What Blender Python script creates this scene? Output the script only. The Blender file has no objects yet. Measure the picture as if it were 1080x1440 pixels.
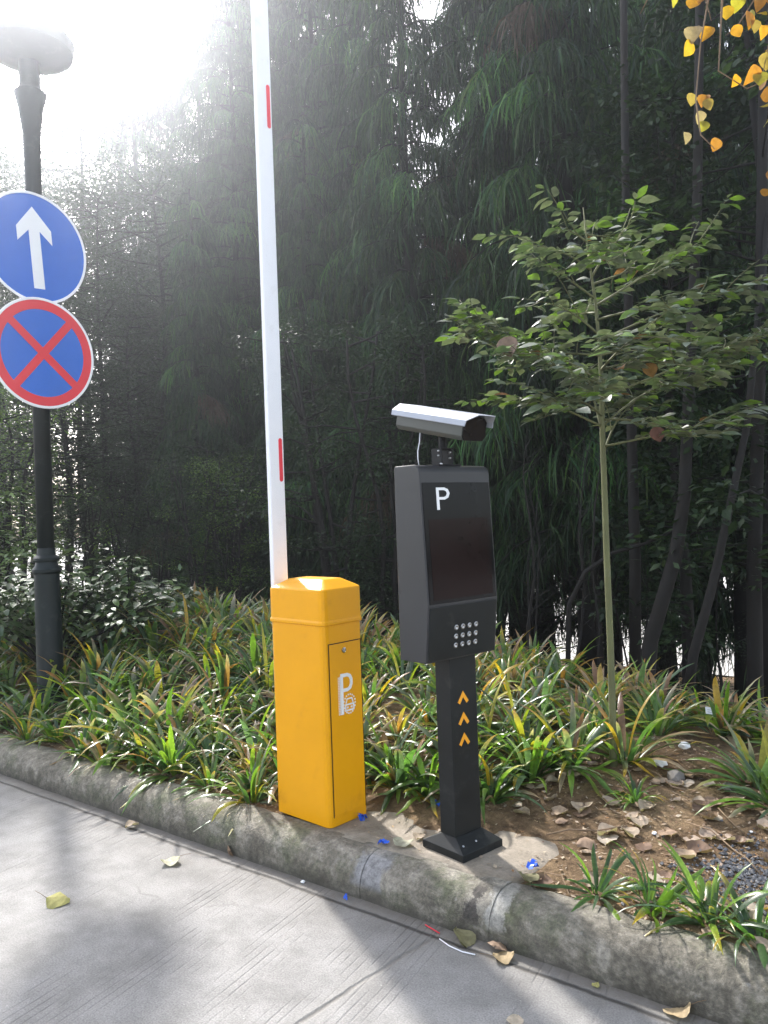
import bpy, bmesh, math, random
from mathutils import Vector, Matrix
R = math.radians
random.seed(7)
sc = bpy.context.scene
C = sc.collection

# ------------------------------------------------------------------ camera, sky, sun, exposure
EYE = 1.47                       # eye height above the road
FPX = 1120.0                     # focal length in pixels of the 1080x1440 photograph
cam_d = bpy.data.cameras.new('camera'); cam = bpy.data.objects.new('camera', cam_d); C.objects.link(cam)
cam_d.sensor_fit = 'VERTICAL'; cam_d.sensor_height = 36; cam_d.lens = 36*FPX/1440
cam_d.clip_start = 0.05; cam_d.clip_end = 3000
_r = math.atan(.035); _c, _s = math.cos(_r), math.sin(_r)
right = Vector((_c, 0, -_s)); up = Vector((_s, 0, _c)); back = right.cross(up)
M4 = Matrix((right, up, back)).transposed().to_4x4(); M4.translation = Vector((0, 0, EYE))
cam.matrix_world = M4
sc.camera = cam

SUN_AZ = -24.0                   # degrees, from the view direction, left negative
SUN_EL = 38.0
w = bpy.data.worlds.new('World'); sc.world = w; w.use_nodes = True
nt = w.node_tree; nt.nodes.clear()
sky = nt.nodes.new('ShaderNodeTexSky'); sky.sky_type = 'NISHITA'; sky.sun_disc = False
sky.sun_elevation = R(SUN_EL); sky.sun_rotation = R(SUN_AZ)
sky.air_density = 1.0; sky.dust_density = 2.5; sky.ozone_density = 1.0
bg = nt.nodes.new('ShaderNodeBackground'); bg.inputs['Strength'].default_value = 0.15
wo = nt.nodes.new('ShaderNodeOutputWorld')
hs = nt.nodes.new('ShaderNodeHueSaturation'); hs.inputs['Saturation'].default_value = .5   # a milky, hazy sky
nt.links.new(sky.outputs[0], hs.inputs['Color']); nt.links.new(hs.outputs[0], bg.inputs[0]); nt.links.new(bg.outputs[0], wo.inputs[0])
sl = bpy.data.lights.new('sun', 'SUN'); sl.energy = 2.5; sl.angle = R(3.0); sl.color = (1, .965, .92)
so = bpy.data.objects.new('sun', sl); C.objects.link(so)
sdir = Vector((math.sin(R(SUN_AZ))*math.cos(R(SUN_EL)), math.cos(R(SUN_AZ))*math.cos(R(SUN_EL)), math.sin(R(SUN_EL))))
so.rotation_euler = sdir.to_track_quat('Z', 'Y').to_euler(); so.location = sdir*30
sc.view_settings.view_transform = 'Standard'; sc.view_settings.look = 'None'
sc.view_settings.exposure = 1.93; sc.view_settings.gamma = 1
sc.render.engine = 'CYCLES'
cy = sc.cycles; cy.use_denoising = True; cy.max_bounces = 8; cy.transparent_max_bounces = 8
cy.volume_bounces = 0; cy.use_adaptive_sampling = True; cy.adaptive_threshold = 0.02
cy.sample_clamp_indirect = 6; cy.caustics_reflective = False; cy.caustics_refractive = False

# ------------------------------------------------------------------ where things stand
def unroll(x, y):
    dx, dy = x-540, y-720
    return dx-.035*dy, dy+.035*dx
def at(x, y, D):                 # the point D metres ahead that the photograph shows there
    a, b = unroll(x, y); return Vector((a/FPX*D, D, EYE-b/FPX*D))
def on(x, y, z):                 # the point of height z there
    a, b = unroll(x, y); D = (EYE-z)*FPX/b; return Vector((a/FPX*D, D, z))
KO = Vector((.813, 2.30, 0)); KX = Vector((.793, -.609, 0)).normalized(); KS = Vector((.609, .793, 0)).normalized()
KA = math.atan2(KX.y, KX.x)      # the kerb's frame: x along it (to the near right), s away from the road
def W(x, s, z=0): return KO+KX*x+KS*s+Vector((0, 0, z))
def loc(p):
    d = Vector((p[0], p[1], 0))-KO; return d.dot(KX), d.dot(KS)
def sm(t): t = max(0, min(1, t)); return t*t*(3-2*t)
def lerp(a, b, t): return a+(b-a)*t
def wob(x, y, k=1.0): return (math.sin(x*1.7*k+1.3)+math.sin(y*2.3*k+.7)+math.sin((x+y)*3.1*k)+math.sin((x-1.7*y)*4.9*k+2))/4
def crest(x):
    if x > 0: return .20
    if x > -1.4: return lerp(.20, .34, -x/1.4)
    if x > -5: return lerp(.34, .50, (-x-1.4)/3.6)
    return .5
def crest_s(x): return lerp(1.5, 2.4, max(0, min(1, -x/5)))
LOW = -1.9
def gz(x, s):                    # ground height behind the kerb
    c, cs = crest(x), crest_s(x)
    if s < cs: z = lerp(.135, c, sm((s-.15)/(cs-.15)))
    else: z = lerp(c, LOW, sm((s-cs)/7.5))
    n = .018*wob(x, s, 2.2)+.008*wob(x, s, 7)
    return z+n*max(0, min(1, (s-.2)/.25))
def gw(p):
    x, s = loc(p); return gz(x, s)

# ------------------------------------------------------------------ materials
def mat(name): 
    m = bpy.data.materials.new(name); m.use_nodes = True; n = m.node_tree
    return m, n, n.nodes['Principled BSDF'], n.nodes['Material Output']
def ramp(n, stops, fac):
    r = n.nodes.new('ShaderNodeValToRGB'); e = r.color_ramp.elements
    while len(e) < len(stops): e.new(.5)
    for k, (p, c) in enumerate(stops): e[k].position = p; e[k].color = (*c, 1) if len(c) == 3 else c
    n.links.new(fac, r.inputs[0]); return r
def noise(n, scale, detail=6, rough=.6, vec=None, dist=0):
    t = n.nodes.new('ShaderNodeTexNoise'); t.inputs['Scale'].default_value = scale; t.inputs['Detail'].default_value = detail
    t.inputs['Roughness'].default_value = rough; t.inputs['Distortion'].default_value = dist
    if vec is not None: n.links.new(vec, t.inputs['Vector'])
    return t
def mix(n, fac, a, b, mode='MIX'):
    m = n.nodes.new('ShaderNodeMix'); m.data_type = 'RGBA'; m.blend_type = mode
    for k, v in ((0, fac), (6, a), (7, b)):
        if isinstance(v, (int, float)): m.inputs[k].default_value = v
        elif isinstance(v, tuple): m.inputs[k].default_value = (*v, 1)
        else: n.links.new(v, m.inputs[k])
    return m.outputs[2]
def mth(n, op, a, b=None, c=None):
    m = n.nodes.new('ShaderNodeMath'); m.operation = op
    for k, v in enumerate((a, b, c)):
        if v is None: continue
        if isinstance(v, (int, float)): m.inputs[k].default_value = v
        else: n.links.new(v, m.inputs[k])
    return m.outputs[0]
def bump(n, b, h, strength=.3, dist=.01):
    u = n.nodes.new('ShaderNodeBump'); u.inputs['Strength'].default_value = strength; u.inputs['Distance'].default_value = dist
    n.links.new(h, u.inputs['Height']); n.links.new(u.outputs[0], b.inputs['Normal']); return u
def ocoord(n):
    t = n.nodes.new('ShaderNodeTexCoord'); return t.outputs['Object']
MT = {}
def paint(key, col, rough=.4, metal=0, var=.12, bmp=.05, scale=30, dirt=None, spec=.4):
    m, n, b, o = mat(key); v = ocoord(n)
    t = noise(n, scale, 5, vec=v); t2 = noise(n, 3.5, 6, .65, vec=v)
    lo = tuple(c*(1-var) for c in col); hi = tuple(min(1, c*(1+var)) for c in col)
    c1 = ramp(n, [(.3, lo), (.7, hi)], t2.outputs[0]).outputs[0]
    if dirt:
        t3 = noise(n, 9, 8, .7, vec=v)
        f = ramp(n, [(.56, (0, 0, 0)), (.74, (.55, .55, .55))], t3.outputs[0]).outputs[0]
        c1 = mix(n, f, c1, dirt)
    n.links.new(c1, b.inputs['Base Color'])
    rr = ramp(n, [(.3, (rough*.8,)*3), (.7, (min(1, rough*1.25),)*3)], t2.outputs[0]); n.links.new(rr.outputs[0], b.inputs['Roughness'])
    b.inputs['Metallic'].default_value = metal; b.inputs['Specular IOR Level'].default_value = spec
    bump(n, b, t.outputs[0], bmp, .002); MT[key] = m; return m
paint('yellow_paint', (.80, .355, .002), .36, var=.05, bmp=.04, scale=160, dirt=(.60, .25, .01), spec=.3)
paint('grey_powder_coat', (.029, .029, .031), .42, var=.10, bmp=.10, scale=400)
paint('dark_column_coat', (.012, .0135, .0135), .45, spec=.25, var=.15, bmp=.10, scale=400, dirt=(.07, .065, .06))
paint('white_paint', (.80, .80, .82), .35, var=.04, bmp=.04, scale=60, dirt=(.62, .61, .60))
paint('sign_blue', (.018, .125, .52), .32, var=.06)
paint('sign_white', (.82, .82, .82), .35, var=.04)
paint('sign_red', (.70, .03, .04), .35, var=.06)
paint('decal_red', (.72, .03, .05), .35)
paint('decal_white', (.80, .80, .80), .45, var=.03)
paint('decal_orange', (.85, .36, .02), .45, var=.08)
paint('black_glass', (.005, .005, .006), .07, var=.2, bmp=0, spec=.12)
paint('led_panel', (.009, .003, .003), .12, spec=.10, var=.4, bmp=.02, scale=400)
paint('bare_metal', (.45, .45, .46), .30, metal=1, var=.15)
paint('camera_shell', (.36, .38, .43), .35, var=.06, dirt=(.30, .30, .30))
paint('camera_under', (.065, .068, .06), .4, var=.1)
paint('post_paint', (.010, .015, .015), .42, spec=.22, var=.25, bmp=.15, scale=60, dirt=(.06, .06, .055))
paint('black_plastic', (.010, .010, .011), .5, spec=.2)
paint('lamp_glass', (.75, .75, .73), .3)
paint('blue_plastic', (.02, .11, .62), .4)
paint('white_litter', (.78, .78, .78), .6, var=.06, dirt=(.45, .40, .33))
paint('red_plastic', (.65, .03, .05), .5)
paint('stone', (.20, .18, .16), .85, var=.35, bmp=.8, scale=50)
paint('bark_dark', (.012, .010, .008), .9, var=.5, bmp=1, scale=38)
paint('bark_green', (.13, .135, .06), .75, var=.3, bmp=.5, scale=50, dirt=(.20, .18, .13))
paint('twig', (.19, .13, .08), .8, var=.35, bmp=.5, scale=80)

def leafmat(key, trans=.35, rough=.42, spec=.5, gain=1.0):
    m, n, b, o = mat(key)
    a = n.nodes.new('ShaderNodeAttribute'); a.attribute_name = 'Col'
    t = noise(n, 40, 4, vec=ocoord(n))
    c = mix(n, 1.0, a.outputs['Color'], ramp(n, [(.3, (.72*gain,)*3), (.7, (1.15*gain,)*3)], t.outputs[0]).outputs[0], 'MULTIPLY')
    n.links.new(c, b.inputs['Base Color']); b.inputs['Roughness'].default_value = rough
    b.inputs['Specular IOR Level'].default_value = spec
    if trans:
        tl = n.nodes.new('ShaderNodeBsdfTranslucent'); n.links.new(mix(n, 1.0, c, (1.25, 1.45, .7), 'MULTIPLY'), tl.inputs[0])
        ms = n.nodes.new('ShaderNodeMixShader'); ms.inputs[0].default_value = trans
        n.links.new(b.outputs[0], ms.inputs[1]); n.links.new(tl.outputs[0], ms.inputs[2]); n.links.new(ms.outputs[0], o.inputs[0])
    MT[key] = m; return m
leafmat('strap_leaf', .48, .33, .6); leafmat('broad_leaf', .22, .36, .7)
leafmat('conifer_needle', .22, .6, .3); leafmat('dark_leaf', .28, .5, .35); leafmat('dry_leaf', .18, .75, .2)
leafmat('yellow_leaf', .5, .5, .3)

# concrete road: broom grooves, stains, the joint and the gutter line along the kerb
def road_material():
    m, n, b, o = mat('road_concrete'); v = ocoord(n)
    sp = n.nodes.new('ShaderNodeSeparateXYZ'); n.links.new(v, sp.inputs[0]); X, S = sp.outputs[0], sp.outputs[1]
    big = noise(n, .8, 6, .6, vec=v); mid = noise(n, 6, 8, .65, vec=v); fine = noise(n, 170, 4, .7, vec=v)
    c = ramp(n, [(.36, (.175, .167, .157)), (.62, (.27, .26, .247))], big.outputs[0]).outputs[0]
    c = mix(n, .55, c, ramp(n, [(.36, (.155, .149, .14)), (.6, (.29, .28, .266))], mid.outputs[0]).outputs[0])
    c = mix(n, 1, c, ramp(n, [(.34, (.66, .66, .66)), (.62, (1.15, 1.15, 1.15))], fine.outputs[0]).outputs[0], 'MULTIPLY')
    cv = n.nodes.new('ShaderNodeTexVoronoi'); cv.feature = 'DISTANCE_TO_EDGE'; cv.inputs['Scale'].default_value = .55
    wn = noise(n, 2.2, 6, .6, vec=v); wv0 = n.nodes.new('ShaderNodeVectorMath'); wv0.operation = 'MULTIPLY_ADD'; n.links.new(wn.outputs['Color'], wv0.inputs[0]); wv0.inputs[1].default_value = (.6, .6, .6); n.links.new(v, wv0.inputs[2]); n.links.new(wv0.outputs[0], cv.inputs['Vector'])
    ck = ramp(n, [(0, (.8,)*3), (.0035, (.5,)*3), (.007, (0,)*3)], cv.outputs['Distance']).outputs[0]
    c = mix(n, mth(n, 'MULTIPLY', ck, ramp(n, [(.50, (0,)*3), (.60, (.6,)*3)], mid.outputs[0]).outputs[0]), c, (.11, .10, .095))
    sv = n.nodes.new('ShaderNodeTexVoronoi'); sv.inputs['Scale'].default_value = 34; n.links.new(v, sv.inputs[0])
    c = mix(n, ramp(n, [(0, (.7,)*3), (.07, (.5,)*3), (.10, (0,)*3)], sv.outputs[0]).outputs[0], c, ramp(n, [(.4, (.12, .11, .10)), (.6, (.46, .44, .41))], noise(n, 13, 2, .5, vec=v).outputs[0]).outputs[0])
    # grooves, about 2.5 cm apart, worn away in patches
    mp = n.nodes.new('ShaderNodeMapping'); mp.inputs['Rotation'].default_value[2] = R(-8); n.links.new(v, mp.inputs[0])
    s2 = n.nodes.new('ShaderNodeSeparateXYZ'); n.links.new(mp.outputs[0], s2.inputs[0])
    wv = noise(n, 3, 3, .5, vec=v)
    ph = mth(n, 'ADD', mth(n, 'MULTIPLY', s2.outputs[0], 2*math.pi/.031), mth(n, 'MULTIPLY', wv.outputs[0], 3.0))
    g = mth(n, 'SINE', ph); g = ramp(n, [(.80, (0, 0, 0)), (.97, (1, 1, 1))], mth(n, 'MULTIPLY_ADD', g, .5, .5)).outputs[0]
    mk_v = n.nodes.new('ShaderNodeMapping'); mk_v.inputs['Scale'].default_value = (1.6, .55, 1); n.links.new(mp.outputs[0], mk_v.inputs[0])
    mk = noise(n, 1.7, 6, .65, vec=mk_v.outputs[0]); mk2 = noise(n, 14, 4, .6, vec=mk_v.outputs[0])
    mask = ramp(n, [(.49, (0, 0, 0)), (.60, (1, 1, 1))], mth(n, 'ADD', mth(n, 'MULTIPLY', mk.outputs[0], .75), mth(n, 'MULTIPLY', mk2.outputs[0], .25))).outputs[0]
    gm = mth(n, 'MULTIPLY', g, mask)
    c = mix(n, mth(n, 'MULTIPLY', gm, .62), c, (.13, .125, .12))
    # transverse joint and its darker worn strip
    jn = noise(n, 9, 4, .6, vec=v)
    jx = mth(n, 'ABSOLUTE', mth(n, 'ADD', mth(n, 'ADD', X, .80), mth(n, 'MULTIPLY_ADD', jn.outputs[0], .035, mth(n, 'MULTIPLY', S, -.10))))
    j = ramp(n, [(0, (1, 1, 1)), (.006, (.7, .7, .7)), (.011, (0, 0, 0))], jx).outputs[0]
    jw = ramp(n, [(0, (.5, .5, .5)), (.035, (.35, .35, .35)), (.05, (0, 0, 0))], jx).outputs[0]
    c = mix(n, mth(n, 'MULTIPLY', jw, .6), c, (.20, .19, .17)); c = mix(n, mth(n, 'MULTIPLY', j, ramp(n, [(.42, (.05,)*3), (.58, (.75,)*3)], mid.outputs[0]).outputs[0]), c, (.07, .065, .058))
    # gutter line and dirt by the kerb
    gn = noise(n, 5, 5, .6, vec=v)
    gs = mth(n, 'ABSOLUTE', mth(n, 'ADD', mth(n, 'ADD', S, .066), mth(n, 'MULTIPLY_ADD', gn.outputs[0], .03, -.015)))
    gl = ramp(n, [(0, (1, 1, 1)), (.004, (.85, .85, .85)), (.012, (0, 0, 0))], gs).outputs[0]
    dn = noise(n, 22, 8, .7, vec=v)
    dirt = ramp(n, [(.0, (.9, .9, .9)), (.10, (.25, .25, .25)), (.3, (0, 0, 0))], mth(n, 'ADD', mth(n, 'ABSOLUTE', S), mth(n, 'MULTIPLY_ADD', dn.outputs[0], .16, -.08))).outputs[0]
    c = mix(n, dirt, c, (.13, .115, .095)); c = mix(n, mth(n, 'MULTIPLY', gl, .9), c, (.028, .025, .022))
    n.links.new(c, b.inputs['Base Color']); b.inputs['Roughness'].default_value = .8; b.inputs['Specular IOR Level'].default_value = .35
    h = mth(n, 'SUBTRACT', mth(n, 'ADD', mth(n, 'MULTIPLY', fine.outputs[0], .25), mth(n, 'MULTIPLY', mid.outputs[0], .5)), mth(n, 'ADD', mth(n, 'MULTIPLY', gm, .9), mth(n, 'ADD', mth(n, 'MULTIPLY', j, 1.5), mth(n, 'MULTIPLY', gl, 2))))
    bump(n, b, h, .55, .006); MT['road'] = m
road_material()
def kpx(x, y): return loc(on(x, y, .10))[0]
def kerb_material():
    m, n, b, o = mat('kerb_concrete'); v = ocoord(n)
    sp = n.nodes.new('ShaderNodeSeparateXYZ'); n.links.new(v, sp.inputs[0])
    big = noise(n, 2.3, 8, .68, vec=v, dist=.4); mid = noise(n, 11, 8, .7, vec=v); fine = noise(n, 120, 5, .7, vec=v)
    c = ramp(n, [(.36, (.085, .072, .05)), (.50, (.19, .168, .128)), (.62, (.33, .295, .24))], big.outputs[0]).outputs[0]
    c = mix(n, .5, c, ramp(n, [(.38, (.07, .06, .043)), (.52, (.20, .178, .14)), (.63, (.38, .345, .29))], mid.outputs[0]).outputs[0])
    moss = noise(n, 4.6, 7, .7, vec=v)
    c = mix(n, ramp(n, [(.50, (0, 0, 0)), (.64, (.75, .75, .75))], moss.outputs[0]).outputs[0], c, (.085, .095, .045))
    vo = n.nodes.new('ShaderNodeTexVoronoi'); vo.inputs['Scale'].default_value = 17; n.links.new(v, vo.inputs[0])
    ch = ramp(n, [(.0, (1, 1, 1)), (.07, (.8, .8, .8)), (.13, (0, 0, 0))], vo.outputs[0]).outputs[0]
    c = mix(n, mth(n, 'MULTIPLY', ch, ramp(n, [(.45, (0,)*3), (.62, (.7,)*3)], mid.outputs[0]).outputs[0]), c, (.42, .41, .39))
    c = mix(n, 1, c, ramp(n, [(.3, (.75,)*3), (.7, (1.15,)*3)], fine.outputs[0]).outputs[0], 'MULTIPLY')
    for x0, x1, colr in ((kpx(503, 1215), kpx(548, 1235), (.27, .265, .27)), (kpx(630, 1290), kpx(662, 1290), (.045, .038, .034)), (kpx(664, 1290), kpx(692, 1300), (.38, .36, .32))):
        cx, hw = (x0+x1)/2, abs(x1-x0)/2
        f = mth(n, 'ADD', mth(n, 'ABSOLUTE', mth(n, 'SUBTRACT', sp.outputs[0], cx)), mth(n, 'MULTIPLY_ADD', mth(n, 'ADD', mid.outputs[0], big.outputs[0]), .16, -.16))
        f = mth(n, 'DIVIDE', f, hw)
        zz = ramp(n, [(.25, (0, 0, 0)), (.4, (.85, .85, .85)), (.93, (.8, .8, .8)), (1.0, (.2, .2, .2))], mth(n, 'DIVIDE', sp.outputs[2], .15)).outputs[0]
        c = mix(n, mth(n, 'MULTIPLY', zz, ramp(n, [(.70, (1, 1, 1)), (1.0, (0, 0, 0))], f).outputs[0]), c, colr)
    c = mix(n, 1, c, ramp(n, [(.35, (.55,)*3), (.62, (1.25,)*3)], noise(n, 45, 6, .75, vec=v).outputs[0]).outputs[0], 'MULTIPLY')
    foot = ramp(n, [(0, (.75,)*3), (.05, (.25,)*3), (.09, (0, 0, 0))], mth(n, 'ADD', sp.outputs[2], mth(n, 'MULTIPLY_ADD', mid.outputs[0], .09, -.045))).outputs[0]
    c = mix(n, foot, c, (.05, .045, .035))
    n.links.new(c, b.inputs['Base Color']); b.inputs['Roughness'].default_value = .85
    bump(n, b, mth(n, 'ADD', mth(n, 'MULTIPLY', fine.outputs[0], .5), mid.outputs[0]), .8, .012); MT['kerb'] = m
kerb_material()
def patch_material(key, a, bcol, sc_=14):
    m, n, b, o = mat(key); v = ocoord(n); t = noise(n, sc_, 8, .7, vec=v); f = noise(n, 110, 4, .7, vec=v)
    c = mix(n, 1, ramp(n, [(.32, a), (.68, bcol)], t.outputs[0]).outputs[0], ramp(n, [(.3, (.8,)*3), (.7, (1.15,)*3)], f.outputs[0]).outputs[0], 'MULTIPLY')
    n.links.new(c, b.inputs['Base Color']); b.inputs['Roughness'].default_value = .85
    bump(n, b, mth(n, 'ADD', t.outputs[0], mth(n, 'MULTIPLY', f.outputs[0], .5)), .7, .01); MT[key] = m
patch_material('mortar', (.16, .16, .17), (.30, .30, .33), 20)
patch_material('whitewash', (.26, .24, .20), (.50, .49, .46), 30)
patch_material('tar', (.028, .024, .022), (.075, .065, .06), 20)
patch_material('pad', (.17, .14, .10), (.33, .28, .22), 9)
def soil_material():
    m, n, b, o = mat('bed_soil'); v = ocoord(n)
    a = noise(n, 2.6, 8, .65, vec=v); d = noise(n, 24, 8, .7, vec=v); f = noise(n, 140, 4, .7, vec=v)
    c = ramp(n, [(.36, (.09, .06, .036)), (.50, (.21, .135, .075)), (.62, (.38, .265, .15))], a.outputs[0]).outputs[0]
    c = mix(n, .5, c, ramp(n, [(.35, (.05, .032, .02)), (.6, (.31, .215, .125))], d.outputs[0]).outputs[0])
    c = mix(n, 1, c, ramp(n, [(.3, (.65,)*3), (.7, (1.25,)*3)], f.outputs[0]).outputs[0], 'MULTIPLY')
    n.links.new(c, b.inputs['Base Color']); b.inputs['Roughness'].default_value = .95; b.inputs['Specular IOR Level'].default_value = .15
    bump(n, b, mth(n, 'ADD', d.outputs[0], mth(n, 'MULTIPLY', f.outputs[0], .5)), 1, .03); MT['soil'] = m
soil_material()
patch_material('gravel', (.05, .05, .052), (.22, .22, .23), 40)
patch_material('pale_ground', (.34, .33, .31), (.50, .49, .46), 1)

# ------------------------------------------------------------------ mesh helpers
class MB:
    def __init__(s): s.v, s.f, s.c, s.m = [], [], [], []
    def add(s, vs, fs, col=None, mi=0):
        o = len(s.v); s.v += [tuple(v) for v in vs]; s.f += [tuple(i+o for i in f) for f in fs]
        if col is not None: s.c += (col if isinstance(col, list) else [col]*len(vs))
        s.m += [mi]*len(fs)
    def box(s, x0, x1, y0, y1, z0, z1, T=None, mi=0):
        vs = [Vector((x, y, z)) for z in (z0, z1) for y in (y0, y1) for x in (x0, x1)]
        if T is not None: vs = [T @ v for v in vs]
        s.add(vs, [(0, 2, 3, 1), (4, 5, 7, 6), (0, 1, 5, 4), (2, 6, 7, 3), (0, 4, 6, 2), (1, 3, 7, 5)], mi=mi)
    def loft(s, rings, cap=True, col=None):
        n = len(rings[0]); o = []; fs = []
        vs = [p for r in rings for p in r]
        for k in range(len(rings)-1):
            for i in range(n):
                j = (i+1) % n; fs.append((k*n+i, k*n+j, (k+1)*n+j, (k+1)*n+i))
        if cap: fs.append(tuple(range(n-1, -1, -1))); fs.append(tuple((len(rings)-1)*n+i for i in range(n)))
        s.add(vs, fs, col)
    def tube(s, pts, rad, n=8, col=None, cap=True):
        pts = [Vector(p) for p in pts]; rings = []
        for k, p in enumerate(pts):
            d = (pts[min(k+1, len(pts)-1)]-pts[max(k-1, 0)])
            d = d.normalized() if d.length > 1e-9 else Vector((0, 0, 1))
            a = d.cross(Vector((.31, .95, .11))).normalized(); b = d.cross(a)
            r = rad[k] if isinstance(rad, (list, tuple)) else rad
            rings.append([p+a*(r*math.cos(t))+b*(r*math.sin(t)) for t in (2*math.pi*i/n for i in range(n))])
        s.loft(rings, cap, col)
    def lathe(s, prof, n=24, T=None):
        rings = []
        for r, z in prof:
            ring = [Vector((r*math.cos(2*math.pi*i/n), r*math.sin(2*math.pi*i/n), z)) for i in range(n)]
            rings.append([T @ p for p in ring] if T is not None else ring)
        s.loft(rings)
    def prism(s, poly, z0, z1, T=None):       # poly (x,y), extruded along z
        r = [[Vector((x, y, z)) for x, y in poly] for z in (z0, z1)]
        if T is not None: r = [[T @ p for p in q] for q in r]
        s.loft(r)
    def mesh(s, name, m, smooth=False):
        me = bpy.data.meshes.new(name); me.from_pydata(s.v, [], s.f)
        if s.c:
            ca = me.color_attributes.new('Col', 'FLOAT_COLOR', 'POINT')
            ca.data.foreach_set('color', [x for c in s.c for x in (c[0], c[1], c[2], 1.0)])
        for q in (m if isinstance(m, (list, tuple)) else [m]): me.materials.append(MT[q] if isinstance(q, str) else q)
        me.polygons.foreach_set('material_index', s.m)
        if smooth: me.polygons.foreach_set('use_smooth', [True]*len(me.polygons))
        me.update(); return me
    def build(s, name, m, parent=None, smooth=False, bevel=0, seg=2, fix=True):
        me = s.mesh(name, m, smooth)
        if fix and len(me.polygons) < 6000:
            bm = bmesh.new(); bm.from_mesh(me); bmesh.ops.recalc_face_normals(bm, faces=bm.faces); bm.to_mesh(me); bm.free()
        return link(name, me, parent, bevel, seg)
def link(name, me, parent=None, bevel=0, seg=2):
    o = bpy.data.objects.new(name, me); C.objects.link(o)
    if parent: o.parent = parent
    if bevel:
        b = o.modifiers.new('bevel', 'BEVEL'); b.width = bevel; b.segments = seg; b.limit_method = 'ANGLE'; b.angle_limit = R(28)
        b.harden_normals = False
    return o
def tag(o, label=None, cat=None, group=None, kind=None):
    for k, v in (('label', label), ('category', cat), ('group', group), ('kind', kind)):
        if v: o[k] = v
    return o
def empty(name, p, rz, label, cat, group=None):
    o = bpy.data.objects.new(name, None); C.objects.link(o); o.location = p; o.rotation_euler = (0, 0, rz); o.empty_display_size = .1
    return tag(o, label, cat, group)
def copy_tree(o, parent=None):
    c = o.copy(); C.objects.link(c); c.parent = parent
    for ch in list(o.children): copy_tree(ch, c)
    return c
def stroke(mb, pts, w, T, y0=-.001, y1=.001, closed=False):     # a flat ribbon drawn in the x-z plane
    pts = [Vector((p[0], p[1])) for p in pts]; n = len(pts); L, Rr = [], []
    for k in range(n):
        a = pts[(k-1) % n] if (k > 0 or closed) else None; b = pts[(k+1) % n] if (k < n-1 or closed) else None
        d1 = (pts[k]-a).normalized() if a is not None else (b-pts[k]).normalized()
        d2 = (b-pts[k]).normalized() if b is not None else d1
        d = (d1+d2).normalized(); nn = Vector((-d.y, d.x)); q = w/2/max(.4, nn.dot(Vector((-d1.y, d1.x))))
        L.append(pts[k]+nn*q); Rr.append(pts[k]-nn*q)
    V3 = lambda p, y: T @ Vector((p.x, y, p.y))
    vs = [V3(p, y0) for p in L]+[V3(p, y0) for p in Rr]+[V3(p, y1) for p in L]+[V3(p, y1) for p in Rr]
    fs = []
    for k in range(n if closed else n-1):
        j = (k+1) % n
        fs += [(k, j, n+j, n+k), (2*n+k, 3*n+k, 3*n+j, 2*n+j), (k, 2*n+k, 2*n+j, j), (n+k, n+j, 3*n+j, 3*n+k)]
    if not closed: fs += [(0, n, 3*n, 2*n), (n-1, 3*n-1, 4*n-1, 2*n-1)]
    mb.add(vs, fs)
I4 = Matrix.Identity(4)

# ------------------------------------------------------------------ the setting
def grid(name, xs, ys, zf, m, label=None, smooth=True):
    mb = MB(); nx = len(xs)
    mb.add([(x, y, zf(x, y)) for y in ys for x in xs], [(j*nx+i, j*nx+i+1, (j+1)*nx+i+1, (j+1)*nx+i) for j in range(len(ys)-1) for i in range(nx-1)])
    o = mb.build(name, m, smooth=smooth, fix=False); o.location = KO; o.rotation_euler = (0, 0, KA)
    return tag(o, label, kind='structure')
def steps(a, b, h):
    n = max(1, round((b-a)/h)); return [a+(b-a)*k/n for k in range(n+1)]
grid('road', steps(-80, 60, 20), [-80, -40, -12, -4, 0.05], lambda x, s: 0, 'road')
xs = sorted(set(steps(-40, -14, 2)+steps(-14, -6, .25)+steps(-6, 2.5, .06)+steps(2.5, 10, .5)+steps(10, 40, 3)))
ss = sorted(set(steps(.10, 3.2, .06)+steps(3.2, 14, .4)))
grid('planting_bed_ground', xs, ss, lambda x, s: gz(x, s), 'soil')
grid('ground', steps(-500, 500, 100), [13.9]+steps(20, 700, 85), lambda x, s: LOW-.02, 'soil')
grid('pale_far_ground', [-260, -60, 60, 260], [13.6, 50, 91], lambda x, s: LOW+.03, 'pale_ground')  # invented pale ground, added so the gaps between trunks show white
# kerb stones
def kx(x, y, z=.10): return loc(on(x, y, z))[0]
def kerb():
    mb = MB(); prof = [(.0, -.02), (.002, .045), (.012, .085), (.032, .115), (.062, .136), (.100, .146), (.150, .147), (.185, .142), (.19, -.02)]
    joints = [-14]; x = -14+.4
    js = [kx(212, 1120), kx(508, 1225), kx(668, 1300), .35, 1.35, 2.35, 3.35]
    joints = [kx(212, 1120)-1.0*k for k in range(10, 0, -1)]+js; joints = sorted(set(j for j in joints))
    for a, b in zip(joints[:-1], joints[1:]):
        g = .0012; dz = random.uniform(-.003, .003); ds = random.uniform(-.004, .004); n = max(4, int((b-a)/.05)); rings = []
        for k in range(n+1):
            t = k/n; x = a+g+(b-a-2*g)*t; e = max(0, 1-min(k, n-k)*(b-a)/n/.03)
            rings.append([Vector((x, s+ds+e*.002*(1 if s < .09 else -.2)+(.004*wob(x*9, s*60)+.0025*wob(x*31, s*90)), max(-.02, z+dz-e*.002*(z > .05)+(.004*wob(x*7+3, z*70+s*40)+.002*wob(x*27, s*80))))) for s, z in prof])
        mb.loft(rings)
    o = mb.build('kerb', 'kerb', smooth=True); o.location = KO; o.rotation_euler = (0, 0, KA)
    tag(o, kind='structure'); em = o.modifiers.new('e', 'EDGE_SPLIT'); em.split_angle = R(50); return o
kerb()
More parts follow.
